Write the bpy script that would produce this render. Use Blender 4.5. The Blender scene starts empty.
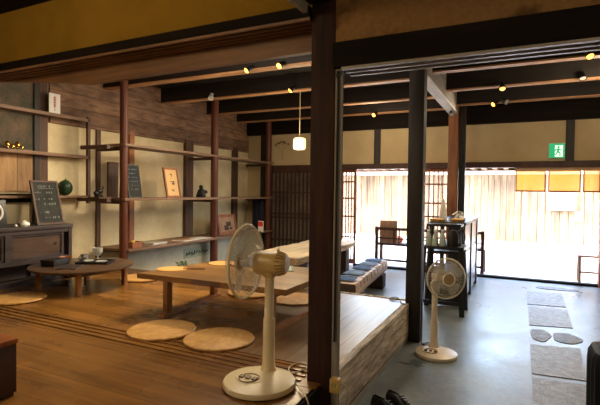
import bpy, bmesh, math, random
from mathutils import Vector, Matrix
random.seed(7)
PI = math.pi
scn = bpy.context.scene
COL = scn.collection

# ------------------------------------------------------------------ materials
def _nt(name):
    m = bpy.data.materials.new(name); m.use_nodes = True
    nt = m.node_tree
    return m, nt, nt.nodes['Principled BSDF']

def lin(c):
    return tuple(((v/255.0)/12.92 if v/255.0 <= 0.04045 else ((v/255.0+0.055)/1.055)**2.4) for v in c) + (1,)

def plain(name, rgb, rough=0.5, metal=0.0, spec=0.5, alpha=1.0, trans=0.0, emit=None, estr=0.0):
    m, nt, b = _nt(name)
    n = nt.nodes.new('ShaderNodeTexNoise'); n.inputs['Scale'].default_value = 35
    mix = nt.nodes.new('ShaderNodeMix'); mix.data_type = 'RGBA'
    c = lin(rgb)
    mix.inputs['A'].default_value = tuple(v*0.86 for v in c[:3]) + (1,)
    mix.inputs['B'].default_value = tuple(min(1, v*1.1) for v in c[:3]) + (1,)
    nt.links.new(n.outputs['Fac'], mix.inputs['Factor'])
    nt.links.new(mix.outputs['Result'], b.inputs['Base Color'])
    b.inputs['Roughness'].default_value = rough
    b.inputs['Metallic'].default_value = metal
    b.inputs['Specular IOR Level'].default_value = spec
    b.inputs['Alpha'].default_value = alpha
    b.inputs['Transmission Weight'].default_value = trans
    if emit:
        b.inputs['Emission Color'].default_value = lin(emit)
        b.inputs['Emission Strength'].default_value = estr
    return m

def wood(name, dark, light, axis='X', scale=3.0, stretch=14.0, rough=0.5, bump=0.15, boards=None, knots=0.0, spec=0.4, grooves=0.35):
    """Stretched noise along the grain; boards=(axis, width) adds plank seams and per-plank tone."""
    m, nt, b = _nt(name)
    L = nt.links
    tc = nt.nodes.new('ShaderNodeTexCoord')
    mp = nt.nodes.new('ShaderNodeMapping')
    s = {'X': (1/stretch*4, 4, 4), 'Y': (4, 1/stretch*4, 4), 'Z': (4, 4, 1/stretch*4)}[axis]
    mp.inputs['Scale'].default_value = s
    L.new(tc.outputs['Object'], mp.inputs['Vector'])
    n = nt.nodes.new('ShaderNodeTexNoise')
    n.inputs['Scale'].default_value = scale; n.inputs['Detail'].default_value = 8; n.inputs['Roughness'].default_value = 0.65
    n.inputs['Distortion'].default_value = 0.4
    L.new(mp.outputs['Vector'], n.inputs['Vector'])
    r = nt.nodes.new('ShaderNodeValToRGB')
    r.color_ramp.elements[0].position = 0.3; r.color_ramp.elements[0].color = lin(dark)
    r.color_ramp.elements[1].position = 0.72; r.color_ramp.elements[1].color = lin(light)
    L.new(n.outputs['Fac'], r.inputs['Fac'])
    out = r.outputs['Color']
    # broad worn patches
    n2 = nt.nodes.new('ShaderNodeTexNoise'); n2.inputs['Scale'].default_value = 1.6; n2.inputs['Detail'].default_value = 3
    L.new(tc.outputs['Object'], n2.inputs['Vector'])
    mr = nt.nodes.new('ShaderNodeMapRange')
    mr.inputs['From Min'].default_value = 0.3; mr.inputs['From Max'].default_value = 0.7
    mr.inputs['To Min'].default_value = 0.75; mr.inputs['To Max'].default_value = 1.2
    L.new(n2.outputs['Fac'], mr.inputs['Value'])
    mul = nt.nodes.new('ShaderNodeMix'); mul.data_type = 'RGBA'; mul.blend_type = 'MULTIPLY'
    mul.inputs['Factor'].default_value = 1
    L.new(out, mul.inputs['A']); L.new(mr.outputs['Result'], mul.inputs['B'])
    out = mul.outputs['Result']
    height = n.outputs['Fac']
    if boards:
        ax, w = boards
        sp = nt.nodes.new('ShaderNodeSeparateXYZ'); L.new(tc.outputs['Object'], sp.inputs['Vector'])
        dv = nt.nodes.new('ShaderNodeMath'); dv.operation = 'DIVIDE'; dv.inputs[1].default_value = w
        L.new(sp.outputs[ax], dv.inputs[0])
        fl = nt.nodes.new('ShaderNodeMath'); fl.operation = 'FLOOR'; L.new(dv.outputs[0], fl.inputs[0])
        wn = nt.nodes.new('ShaderNodeTexWhiteNoise'); wn.noise_dimensions = '1D'; L.new(fl.outputs[0], wn.inputs['W'])
        mr2 = nt.nodes.new('ShaderNodeMapRange'); mr2.inputs['To Min'].default_value = 0.72; mr2.inputs['To Max'].default_value = 1.22
        L.new(wn.outputs['Value'], mr2.inputs['Value'])
        fr = nt.nodes.new('ShaderNodeMath'); fr.operation = 'FRACT'; L.new(dv.outputs[0], fr.inputs[0])
        pp = nt.nodes.new('ShaderNodeMath'); pp.operation = 'PINGPONG'; pp.inputs[1].default_value = 0.5; L.new(fr.outputs[0], pp.inputs[0])
        lt = nt.nodes.new('ShaderNodeMath'); lt.operation = 'GREATER_THAN'; lt.inputs[1].default_value = 0.004/w
        L.new(pp.outputs[0], lt.inputs[0])
        mm = nt.nodes.new('ShaderNodeMapRange'); mm.inputs['To Min'].default_value = grooves; mm.inputs['To Max'].default_value = 1
        L.new(lt.outputs[0], mm.inputs['Value'])
        m3 = nt.nodes.new('ShaderNodeMath'); m3.operation = 'MULTIPLY'
        L.new(mr2.outputs['Result'], m3.inputs[0]); L.new(mm.outputs['Result'], m3.inputs[1])
        mul2 = nt.nodes.new('ShaderNodeMix'); mul2.data_type = 'RGBA'; mul2.blend_type = 'MULTIPLY'; mul2.inputs['Factor'].default_value = 1
        L.new(out, mul2.inputs['A']); L.new(m3.outputs[0], mul2.inputs['B'])
        out = mul2.outputs['Result']
    if knots:
        v = nt.nodes.new('ShaderNodeTexVoronoi'); v.inputs['Scale'].default_value = knots
        L.new(mp.outputs['Vector'], v.inputs['Vector'])
        kr = nt.nodes.new('ShaderNodeMapRange'); kr.inputs['From Max'].default_value = 0.18
        kr.inputs['To Min'].default_value = 0.35
        L.new(v.outputs['Distance'], kr.inputs['Value'])
        mul4 = nt.nodes.new('ShaderNodeMix'); mul4.data_type = 'RGBA'; mul4.blend_type = 'MULTIPLY'; mul4.inputs['Factor'].default_value = 1
        L.new(out, mul4.inputs['A']); L.new(kr.outputs['Result'], mul4.inputs['B'])
        out = mul4.outputs['Result']
    L.new(out, b.inputs['Base Color'])
    rr = nt.nodes.new('ShaderNodeMapRange'); rr.inputs['To Min'].default_value = max(0.05, rough-0.1); rr.inputs['To Max'].default_value = min(1, rough+0.12)
    L.new(n2.outputs['Fac'], rr.inputs['Value']); L.new(rr.outputs['Result'], b.inputs['Roughness'])
    b.inputs['Specular IOR Level'].default_value = spec
    if bump:
        bp = nt.nodes.new('ShaderNodeBump'); bp.inputs['Strength'].default_value = bump; bp.inputs['Distance'].default_value = 0.01
        L.new(height, bp.inputs['Height']); L.new(bp.outputs['Normal'], b.inputs['Normal'])
    return m

def mottled(name, c1, c2, scale=3.0, rough=0.9, bump=0.1, fine=60, fine_amt=0.12, spec=0.3, rough_var=0.0, p0=0.35, p1=0.68):
    m, nt, b = _nt(name); L = nt.links
    tc = nt.nodes.new('ShaderNodeTexCoord')
    n = nt.nodes.new('ShaderNodeTexNoise'); n.inputs['Scale'].default_value = scale; n.inputs['Detail'].default_value = 6; n.inputs['Roughness'].default_value = 0.6
    L.new(tc.outputs['Object'], n.inputs['Vector'])
    r = nt.nodes.new('ShaderNodeValToRGB')
    r.color_ramp.elements[0].position = p0; r.color_ramp.elements[0].color = lin(c1)
    r.color_ramp.elements[1].position = p1; r.color_ramp.elements[1].color = lin(c2)
    L.new(n.outputs['Fac'], r.inputs['Fac'])
    f = nt.nodes.new('ShaderNodeTexNoise'); f.inputs['Scale'].default_value = fine; f.inputs['Detail'].default_value = 4
    L.new(tc.outputs['Object'], f.inputs['Vector'])
    mr = nt.nodes.new('ShaderNodeMapRange'); mr.inputs['From Min'].default_value = .3; mr.inputs['From Max'].default_value = .7
    mr.inputs['To Min'].default_value = 1-fine_amt; mr.inputs['To Max'].default_value = 1+fine_amt
    L.new(f.outputs['Fac'], mr.inputs['Value'])
    mul = nt.nodes.new('ShaderNodeMix'); mul.data_type = 'RGBA'; mul.blend_type = 'MULTIPLY'; mul.inputs['Factor'].default_value = 1
    L.new(r.outputs['Color'], mul.inputs['A']); L.new(mr.outputs['Result'], mul.inputs['B'])
    L.new(mul.outputs['Result'], b.inputs['Base Color'])
    if rough_var:
        rr = nt.nodes.new('ShaderNodeMapRange'); rr.inputs['From Min'].default_value = .3; rr.inputs['From Max'].default_value = .7
        rr.inputs['To Min'].default_value = rough-rough_var; rr.inputs['To Max'].default_value = rough+rough_var
        L.new(n.outputs['Fac'], rr.inputs['Value']); L.new(rr.outputs['Result'], b.inputs['Roughness'])
    else:
        b.inputs['Roughness'].default_value = rough
    b.inputs['Specular IOR Level'].default_value = spec
    if bump:
        bp = nt.nodes.new('ShaderNodeBump'); bp.inputs['Strength'].default_value = bump; bp.inputs['Distance'].default_value = 0.01
        L.new(f.outputs['Fac'], bp.inputs['Height']); L.new(bp.outputs['Normal'], b.inputs['Normal'])
    return m

M = {}
M['concrete'] = mottled('doma_concrete', (104, 110, 110), (144, 150, 150), 1.9, 0.32, 0.15, 26, 0.12, 0.5, 0.07)
M['stone'] = mottled('granite_slab', (104, 104, 101), (156, 154, 149), 14, 0.42, 0.5, 90, 0.3, 0.4)
M['river_stone'] = mottled('river_stone', (80, 80, 78), (130, 130, 126), 9, 0.5, 0.5, 60, 0.3, 0.4)
M['street'] = mottled('street_paving', (196, 194, 190), (222, 220, 214), 2, 0.9, 0.1)
M['floor_wood'] = wood('floor_boards', (90, 58, 23), (152, 104, 46), 'X', 3.2, 16, 0.26, 0.02, ('Y', 0.24), spec=0.45, grooves=0.55)
M['floor_wood_worn'] = wood('worn_floor_boards', (132, 112, 90), (190, 168, 142), 'Y', 3.2, 16, 0.30, 0.06, ('X', 0.22), spec=0.5, grooves=0.5)
M['weathered_beam'] = wood('weathered_beam', (112, 92, 70), (248, 234, 212), 'Y', 7, 7, 0.75, 1.0)
M['weathered_low'] = wood('weathered_sill', (130, 126, 120), (190, 186, 178), 'Y', 5, 10, 0.6, 0.4)
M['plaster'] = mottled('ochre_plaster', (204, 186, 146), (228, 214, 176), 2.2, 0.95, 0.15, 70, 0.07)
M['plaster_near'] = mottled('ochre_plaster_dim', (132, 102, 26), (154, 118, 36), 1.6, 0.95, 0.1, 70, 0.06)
M['plaster_patchy'] = mottled('flaking_plaster', (92, 64, 34), (138, 104, 62), 3.2, 0.95, 0.4, 40, 0.12, p0=.40, p1=.5)
M['plaster_far'] = mottled('tan_plaster', (186, 164, 124), (204, 184, 144), 1.2, 0.95, 0.1, 70, 0.05)
M['dark_wood_x'] = wood('smoked_wood_x', (14, 10, 8), (34, 25, 19), 'X', 4, 12, 0.75, 0.25, spec=0.12)
M['dark_wood_y'] = wood('smoked_wood_y', (16, 12, 9), (40, 29, 22), 'Y', 4, 12, 0.75, 0.25, spec=0.12)
M['dark_wood_z'] = wood('smoked_wood_z', (58, 38, 26), (104, 72, 50), 'Z', 4, 12, 0.6, 0.3)
M['black_wood_z'] = wood('black_post_wood', (22, 18, 15), (50, 42, 36), 'Z', 4, 12, 0.55, 0.25)
M['pillar_wood'] = wood('pillar_wood', (34, 21, 16), (76, 46, 34), 'Z', 5, 12, 0.65, 0.35, knots=0.9, spec=0.2)
M['post_wood'] = wood('reddish_post_wood', (66, 30, 16), (112, 58, 34), 'Z', 4, 14, 0.45, 0.12)
M['brown_pillar'] = wood('brown_pillar_wood', (120, 72, 44), (170, 112, 74), 'Z', 4, 12, 0.5, 0.15)
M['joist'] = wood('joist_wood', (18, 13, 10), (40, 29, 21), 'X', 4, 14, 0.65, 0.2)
M['joist_strip'] = wood('joist_edge_wood', (150, 104, 66), (198, 148, 100), 'X', 4, 14, 0.6, 0.1)  # light caught by the joist bottoms, put into a paler wood tone
M['ceiling'] = wood('sooty_ceiling', (14, 10, 8), (30, 22, 17), 'X', 3, 12, 0.8, 0.1, ('Y', 0.3))
M['kamoi_brown'] = wood('kamoi_brown', (106, 74, 50), (152, 114, 80), 'X', 4, 14, 0.55, 0.15)
M['groove_wood'] = wood('groove_wood', (150, 140, 126), (200, 190, 176), 'X', 4, 14, 0.45, 0.05)
M['wall_planks'] = wood('weathered_wall_planks', (84, 60, 44), (166, 128, 98), 'Y', 4, 5, 0.8, 0.6, ('Z', 0.19))
M['wall_board'] = wood('brown_wall_board', (136, 104, 70), (184, 148, 106), 'Z', 4, 6, 0.75, 0.3, ('Y', 0.3))
M['painted_panel'] = mottled('painted_green_panel', (64, 66, 54), (112, 92, 74), 4.5, 0.8, 0.1, 40, 0.15)
M['shelf_wood'] = wood('shelf_wood', (98, 72, 54), (150, 116, 88), 'Y', 4, 14, 0.55, 0.12)
M['shelf_dark'] = wood('shelf_dark_wood', (58, 38, 28), (102, 70, 50), 'X', 4, 12, 0.55, 0.12)
M['tansu_frame'] = wood('tansu_frame', (36, 28, 28), (68, 56, 54), 'Y', 4, 12, 0.5, 0.15)
M['tansu_panel'] = wood('tansu_panel', (54, 36, 27), (86, 62, 44), 'Y', 4, 7, 0.5, 0.15, knots=0.8)
M['table_top'] = wood('low_table_top', (122, 82, 36), (178, 130, 68), 'X', 3, 14, 0.38, 0.06, ('Y', 0.24), grooves=.6)
M['table_leg'] = wood('low_table_leg', (118, 76, 38), (170, 118, 66), 'Z', 4, 12, 0.5, 0.08)
M['round_top'] = wood('round_table_wood', (56, 40, 28), (96, 72, 52), 'Y', 3, 12, 0.32, 0.06)
M['slab_top'] = wood('thick_slab_top', (204, 178, 140), (240, 220, 184), 'Y', 3, 12, 0.5, 0.1)
M['slab_edge'] = wood('slab_rough_edge', (160, 128, 92), (214, 182, 144), 'Y', 7, 6, 0.8, 0.8)
M['bench_wood'] = wood('bench_wood', (178, 142, 108), (226, 196, 164), 'Y', 4, 14, 0.5, 0.12)
M['bench_end'] = wood('bench_end_grain', (50, 37, 29), (88, 67, 52), 'Z', 6, 3, 0.7, 0.2)
M['lattice'] = wood('lattice_wood', (116, 66, 42), (160, 98, 66), 'Z', 4, 12, 0.55, 0.08)
M['lattice_dark'] = wood('dark_lattice_wood', (52, 30, 22), (84, 52, 38), 'Z', 4, 12, 0.55, 0.08)
M['fence'] = wood('street_fence_boards', (92, 76, 60), (152, 132, 110), 'Z', 3, 14, 0.9, 0.2, ('X', 0.21))
M['eave'] = wood('eave_wood', (88, 66, 54), (128, 102, 88), 'Y', 4, 10, 0.8, 0.1)
M['white_paint'] = plain('white_paint', (235, 235, 232), 0.6)
M['panel_grey'] = mottled('pale_grey_panel', (150, 142, 120), (188, 180, 158), 1.3, 0.55, 0.05)
M['zabuton'] = mottled('woven_rush', (190, 138, 70), (226, 176, 104), 22, 0.38, 0.25, 110, 0.2, 0.5)
M['fan_cream'] = plain('aged_cream_plastic', (238, 218, 172), 0.35)
M['fan_tan'] = plain('tan_plastic', (186, 152, 104), 0.35)
M['fan_motor'] = plain('aged_tan_plastic', (206, 174, 108), 0.35)
M['fan_wire'] = plain('fan_wire_plastic', (208, 200, 178), 0.3)
M['fan_blade'] = plain('clear_fan_blade', (212, 210, 198), 0.15, alpha=0.6)
M['fan_white'] = plain('ivory_plastic', (226, 208, 178), 0.35)
M['fan_dark'] = plain('dark_button_plastic', (120, 96, 62), 0.4)
M['fan_vent'] = plain('shaded_vent', (146, 116, 66), 0.5)
M['badge_ring'] = plain('pale_badge_ring', (246, 244, 236), 0.25)  # pale colour stands in for the chrome glint
M['chrome'] = plain('chrome', (220, 218, 212), 0.15, 1.0)
M['black'] = plain('black_lacquer', (22, 21, 22), 0.4)
M['black_metal'] = plain('black_iron', (28, 26, 26), 0.5, 0.3)
M['black_leather'] = plain('black_leather', (20, 20, 21), 0.42)
M['rib_black'] = plain('black_ribbed_plastic', (12, 12, 14), 0.6, spec=0.2)
M['white'] = plain('white_paper', (236, 234, 226), 0.8)
M['red_faint'] = plain('faded_red_print', (206, 120, 108), 0.8)
M['rubber_white'] = plain('white_rubber', (226, 226, 222), 0.6)
M['red'] = plain('red_print', (214, 52, 42), 0.7)
M['chalkboard'] = mottled('chalkboard_slate', (44, 46, 44), (66, 68, 64), 5, 0.85, 0.05)
M['chalk'] = plain('chalk', (140, 142, 136), 0.95)
M['frame_wood'] = wood('picture_frame_wood', (120, 66, 34), (176, 112, 66), 'Z', 4, 12, 0.45, 0.05)
M['frame_paper'] = plain('buff_paper', (222, 184, 128), 0.8)
M['ink'] = plain('black_ink', (34, 36, 40), 0.8)
M['gourd'] = mottled('green_squash_skin', (24, 44, 30), (46, 74, 46), 12, 0.35, 0.1)
M['gold'] = plain('polished_brass', (206, 160, 80), 0.25, 1.0)
M['glass'] = plain('clear_glass', (235, 240, 240), 0.05, trans=0.92)
M['frosted'] = plain('frosted_tumbler', (214, 212, 204), 0.3, trans=0.4)
M['milk_glass'] = plain('milky_glass', (224, 228, 220), 0.2, trans=0.25)
M['silver'] = plain('silver_cup', (206, 204, 200), 0.2, 0.9)
M['uchiwa'] = plain('rush_fan', (216, 164, 88), 0.6)
M['bamboo'] = wood('bamboo_handle', (150, 104, 60), (190, 140, 90), 'X', 6, 10, 0.5, 0.05)
M['navy'] = mottled('indigo_cloth', (58, 80, 118), (98, 124, 166), 8, 0.85, 0.2, 80, 0.2)
M['navy_light'] = mottled('indigo_check_cloth', (86, 112, 150), (140, 164, 194), 10, 0.85, 0.2, 80, 0.2)
M['dark_indigo'] = plain('dark_indigo_curtain', (34, 34, 52), 0.9)
M['blind'] = wood('bamboo_blind', (214, 132, 52), (246, 184, 92), 'X', 8, 12, 0.7, 0.2)
M['blind_edge'] = plain('blind_binding', (132, 68, 34), 0.8)
M['tan_board'] = wood('tan_header_board', (190, 150, 108), (220, 182, 138), 'X', 4, 14, 0.6, 0.08)
M['exit_green'] = plain('exit_green', (6, 150, 96), 0.5, emit=(20, 190, 120), estr=0.55)
M['exit_white'] = plain('exit_white', (236, 250, 240), 0.5, emit=(230, 255, 240), estr=0.75)
M['lantern'] = plain('paper_lantern', (255, 232, 190), 0.7, emit=(255, 210, 140), estr=1.5)
M['bulb'] = plain('warm_bulb', (255, 210, 140), 0.4, emit=(255, 168, 64), estr=5)
M['cable_black'] = plain('black_cable', (24, 23, 23), 0.5)
M['cable_white'] = plain('ivory_cable', (218, 200, 160), 0.5)
M['socket'] = plain('aged_socket_plastic', (206, 170, 92), 0.45)
M['thin_post'] = wood('grey_post_wood', (120, 112, 98), (176, 166, 148), 'Z', 4, 12, 0.65, 0.1)
M['bare_beam'] = wood('bare_pale_beam', (150, 142, 132), (206, 198, 186), 'Y', 4, 14, 0.7, 0.2)
M['bare_beam_side'] = wood('grey_beam_side', (96, 88, 78), (140, 130, 116), 'Y', 5, 9, 0.8, 0.4)
M['leaf'] = plain('green_leaf', (64, 100, 44), 0.6)
M['pot'] = plain('brown_pot', (96, 66, 44), 0.6)
M['twig'] = plain('dried_twig', (122, 98, 66), 0.9)
M['lemon'] = plain('yellow_fruit', (222, 184, 54), 0.5)
M['orange'] = plain('orange_red_cloth', (216, 92, 52), 0.8)
M['brown_board'] = wood('brown_backboard', (150, 112, 84), (188, 148, 116), 'Z', 4, 8, 0.6, 0.1)
M['chest'] = wood('near_chest_wood', (118, 62, 28), (170, 98, 48), 'X', 3, 12, 0.35, 0.08)
M['chest_side'] = wood('near_chest_side', (44, 24, 16), (74, 42, 28), 'Y', 4, 10, 0.5, 0.1)
M['cart_panel'] = plain('smoky_panel', (66, 68, 72), 0.3)
M['back_grey'] = mottled('dim_window_paper', (92, 82, 72), (136, 124, 108), 2.2, 0.9, 0.05)
M['sage'] = plain('sage_paper', (142, 150, 128), 0.8)
M['label_green'] = plain('pale_green_label', (190, 206, 180), 0.7)
M['tray_tan'] = mottled('rush_tray', (160, 122, 66), (204, 166, 104), 20, 0.7, 0.3)

def translucent(name, rgb, amount):
    m = M[name]; nt = m.node_tree; b = nt.nodes['Principled BSDF']; out = nt.nodes['Material Output']
    tr = nt.nodes.new('ShaderNodeBsdfTranslucent'); tr.inputs['Color'].default_value = lin(rgb)
    mx = nt.nodes.new('ShaderNodeMixShader'); mx.inputs['Fac'].default_value = amount
    nt.links.new(b.outputs['BSDF'], mx.inputs[1]); nt.links.new(tr.outputs['BSDF'], mx.inputs[2]); nt.links.new(mx.outputs['Shader'], out.inputs['Surface'])
translucent('blind', (255, 200, 110), 0.75)
def wear(name):
    # boards pale where feet have worn them beside the passage, brown further in
    nt = M[name].node_tree; L = nt.links; b = nt.nodes['Principled BSDF']
    src = b.inputs['Base Color'].links[0].from_socket
    tc = nt.nodes.new('ShaderNodeTexCoord'); sp = nt.nodes.new('ShaderNodeSeparateXYZ'); L.new(tc.outputs['Object'], sp.inputs['Vector'])
    m = nt.nodes.new('ShaderNodeMath'); m.operation = 'MULTIPLY_ADD'; m.inputs[1].default_value = 0.37
    L.new(sp.outputs['Y'], m.inputs[0]); L.new(sp.outputs['X'], m.inputs[2])
    r = nt.nodes.new('ShaderNodeMapRange'); r.interpolation_type = 'SMOOTHSTEP'
    r.inputs['From Min'].default_value = -0.50; r.inputs['From Max'].default_value = -0.08
    L.new(m.outputs[0], r.inputs['Value'])
    mx = nt.nodes.new('ShaderNodeMix'); mx.data_type = 'RGBA'; mx.blend_type = 'MULTIPLY'
    mx.inputs['B'].default_value = (0.50, 0.36, 0.20, 1)
    iv = nt.nodes.new('ShaderNodeMath'); iv.operation = 'SUBTRACT'; iv.inputs[0].default_value = 1.0
    L.new(r.outputs['Result'], iv.inputs[1]); L.new(iv.outputs[0], mx.inputs['Factor'])
    L.new(src, mx.inputs['A']); L.new(mx.outputs['Result'], b.inputs['Base Color'])
wear('floor_wood_worn')
# ------------------------------------------------------------------ geometry helpers
class MB:
    def __init__(self): self.bm = bmesh.new(); self.mats = []
    def slot(self, mat):
        if mat not in self.mats: self.mats.append(mat)
        return self.mats.index(mat)
    def _faces(self, vs, fs, T=None, mi=0, smooth=False):
        bv = [self.bm.verts.new((T @ Vector(v)) if T else v) for v in vs]
        out = []
        for f in fs:
            try:
                fc = self.bm.faces.new([bv[i] for i in f]); fc.material_index = mi; fc.smooth = smooth; out.append(fc)
            except ValueError: pass
        return bv, out
    def box(self, x0, x1, y0, y1, z0, z1, bevel=0.0, T=None, mi=0):
        vs = [(x0,y0,z0),(x1,y0,z0),(x1,y1,z0),(x0,y1,z0),(x0,y0,z1),(x1,y0,z1),(x1,y1,z1),(x0,y1,z1)]
        fs = [(0,3,2,1),(4,5,6,7),(0,1,5,4),(1,2,6,5),(2,3,7,6),(3,0,4,7)]
        bv, fc = self._faces(vs, fs, T, mi)
        if bevel:
            ed = list({e for f in fc for e in f.edges})
            r = bmesh.ops.bevel(self.bm, geom=ed, offset=bevel, segments=2, affect='EDGES', profile=0.6)
            for f in r['faces']: f.material_index = mi
        return self
    def lathe(self, prof, c=(0,0,0), seg=28, T=None, mi=0, sx=1, sy=1):
        vs, fs = [], []
        n = len(prof)
        for i in range(seg):
            a = 2*PI*i/seg
            for r, z in prof: vs.append((c[0]+r*math.cos(a)*sx, c[1]+r*math.sin(a)*sy, c[2]+z))
        for i in range(seg):
            j = (i+1) % seg
            for k in range(n-1): fs.append((i*n+k, j*n+k, j*n+k+1, i*n+k+1))
        if prof[0][0] > 1e-6: fs.append(tuple(i*n for i in reversed(range(seg))))
        if prof[-1][0] > 1e-6: fs.append(tuple(i*n+n-1 for i in range(seg)))
        bv, fc = self._faces(vs, fs, T, mi, True)
        bmesh.ops.remove_doubles(self.bm, verts=bv, dist=1e-6)
        return self
    def tube(self, pts, r, seg=8, mi=0, T=None, cap=True):
        pts = [Vector(p) for p in pts]
        rs = r if isinstance(r, (list, tuple)) else [r]*len(pts)
        vs, fs = [], []
        ref = None
        for i, p in enumerate(pts):
            d = (pts[min(i+1, len(pts)-1)] - pts[max(i-1, 0)]).normalized()
            if ref is None:
                ref = Vector((0,0,1)) if abs(d.z) < 0.9 else Vector((1,0,0))
            u = (ref - d*ref.dot(d)).normalized(); w = d.cross(u); ref = u
            for k in range(seg):
                a = 2*PI*k/seg
                vs.append(tuple(p + (u*math.cos(a) + w*math.sin(a))*rs[i]))
        for i in range(len(pts)-1):
            for k in range(seg):
                l = (k+1) % seg
                fs.append((i*seg+k, i*seg+l, (i+1)*seg+l, (i+1)*seg+k))
        if cap:
            fs.append(tuple(reversed(range(seg)))); fs.append(tuple((len(pts)-1)*seg+k for k in range(seg)))
        self._faces(vs, fs, T, mi, True)
        return self
    def ring(self, c, R, r, T=None, seg=40, sub=6, mi=0):
        vs, fs = [], []
        for i in range(seg):
            a = 2*PI*i/seg
            for k in range(sub):
                b = 2*PI*k/sub
                q = R + r*math.cos(b)
                vs.append((c[0]+q*math.cos(a), c[1]+q*math.sin(a), c[2]+r*math.sin(b)))
        for i in range(seg):
            j = (i+1) % seg
            for k in range(sub):
                l = (k+1) % sub
                fs.append((i*sub+k, j*sub+k, j*sub+l, i*sub+l))
        self._faces(vs, fs, T, mi, True); return self
    def prism(self, poly, axis, a0, a1, mi=0, T=None, smooth=False):
        def v(p, a):
            return {'X': (a, p[0], p[1]), 'Y': (p[0], a, p[1]), 'Z': (p[0], p[1], a)}[axis]
        n = len(poly)
        vs = [v(p, a0) for p in poly] + [v(p, a1) for p in poly]
        fs = [tuple(range(n)), tuple(reversed(range(n, 2*n)))] + [(i, i+n, (i+1) % n + n, (i+1) % n) for i in range(n)]
        bv, fc = self._faces(vs, fs, T, mi, False)
        bmesh.ops.recalc_face_normals(self.bm, faces=fc)
        return self
    def ball(self, c, r, T=None, mi=0, seg=20, rings=12):
        rx, ry, rz = r if isinstance(r, (list, tuple)) else (r, r, r)
        prof = [(math.sin(PI*k/rings), -math.cos(PI*k/rings)) for k in range(rings+1)]
        prof[0] = (0, -1); prof[-1] = (0, 1)
        S = Matrix.Translation(c) @ Matrix.Diagonal((rx, ry, rz, 1))
        self.lathe(prof, (0,0,0), seg, (T @ S) if T else S, mi); return self
    def build(self, name, mat, parent=None, sharp=0.7):
        me = bpy.data.meshes.new(name)
        bmesh.ops.recalc_face_normals(self.bm, faces=self.bm.faces[:])
        self.bm.to_mesh(me); self.bm.free()
        for mm in ([mat] if not isinstance(mat, (list, tuple)) else mat): me.materials.append(mm)
        try: me.set_sharp_from_angle(angle=sharp)
        except Exception: pass
        o = bpy.data.objects.new(name, me); COL.objects.link(o)
        if parent is not None: o.parent = parent
        return o

def tag(o, label, cat=None, group=None, kind=None):
    o['label'] = label
    if cat: o['category'] = cat
    if group: o['group'] = group
    if kind: o['kind'] = kind
    return o
def thing(name, label, cat, loc=(0,0,0), rz=0.0, group=None):
    o = bpy.data.objects.new(name, None); COL.objects.link(o)
    o.empty_display_size = 0.1
    o.location = loc; o.rotation_euler = (0,0,rz)
    return tag(o, label, cat, group)
def struct(name, mb, mat, label):
    o = mb.build(name, mat); o['kind'] = 'structure'; o['label'] = label; return o
def dup(root, loc=None, rz=None, label=None, group=None):
    r = root.copy(); COL.objects.link(r)
    if loc is not None: r.location = loc
    if rz is not None: r.rotation_euler = (0,0,rz)
    if label: r['label'] = label
    if group: r['group'] = group
    for ch in list(root.children):
        c = ch.copy(); COL.objects.link(c); c.parent = r
        for g in list(ch.children):
            d = g.copy(); COL.objects.link(d); d.parent = c
    return r
def B(*a, **k): return MB().box(*a, **k)
def axisT(p, d, up=(0,0,1)):
    """matrix whose local +Z points along d, placed at p"""
    z = Vector(d).normalized(); u = Vector(up)
    x = u.cross(z)
    x = x.normalized() if x.length > 1e-4 else Vector((1,0,0))
    y = z.cross(x)
    T = Matrix((x, y, z)).transposed().to_4x4(); T.translation = Vector(p); return T

H = 0.35          # raised floor level
XW = -5.35        # plaster wall behind the shelves
YF = 8.27         # street front
YP = 2.30         # partition between the near room and the shop

# ------------------------------------------------------------------ setting
struct('floor', B(-6.0, 3.2, -3.2, 8.42, -0.1, 0.0), M['concrete'], 'grey polished concrete passage floor lower than the wooden platform')
struct('floor_raised', B(XW, -0.96, 2.47, 4.45, 0.02, H).box(-5.3, -1.0, 2.47, 2.5, 0.02, H-0.001), M['floor_wood'], 'raised brown plank floor under the low tables, glossy in the daylight')
struct('floor_near', B(XW, -0.975, -2.6, 2.2, 0.02, H), M['floor_wood'], 'near part of the raised brown plank floor, in front of the door track')
struct('floor_worn', B(-2.05, -0.962, 2.48, 4.445, H-0.005, H+0.004), M['floor_wood_worn'], 'worn paler boards of the raised floor next to the big pillar')
# threshold with sliding door tracks
tr = MB(); tr.box(XW, -0.975, 2.2, 2.47, 0.02, H+0.002)
for y in (2.255, 2.315, 2.375, 2.435): tr.box(XW, -1.09, y-0.008, y+0.008, H, H+0.009)
struct('trim_threshold', tr, M['floor_wood'], 'grooved wooden sliding door track set in the raised floor')
# step edge
st = MB(); 
pz = [(2.42, .36), (4.30, .36), (4.30, .055), (3.9, .07), (3.4, .065), (2.9, .085), (2.42, .075)]
st.prism(pz, 'X', -1.0, -0.945)
struct('trim_step', st, M['weathered_beam'], 'thick weathered timber edging the raised floor above the passage')
struct('baseboard_step', B(-1.02, -0.950, 2.42, 4.3, 0.0, 0.05), M['weathered_low'], 'grey lower sill board under the weathered step timber')
struct('trim_platform', B(-2.9, -0.96, 4.445, 4.475, 0.02, H+0.012), M['weathered_beam'], 'thin pale timber lip along the far edge of the raised floor')
struct('baseboard_near', B(-0.99, -0.965, -2.6, 2.25, 0.0, H), M['dark_wood_y'], 'dark board under the edge of the near raised floor')

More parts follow.
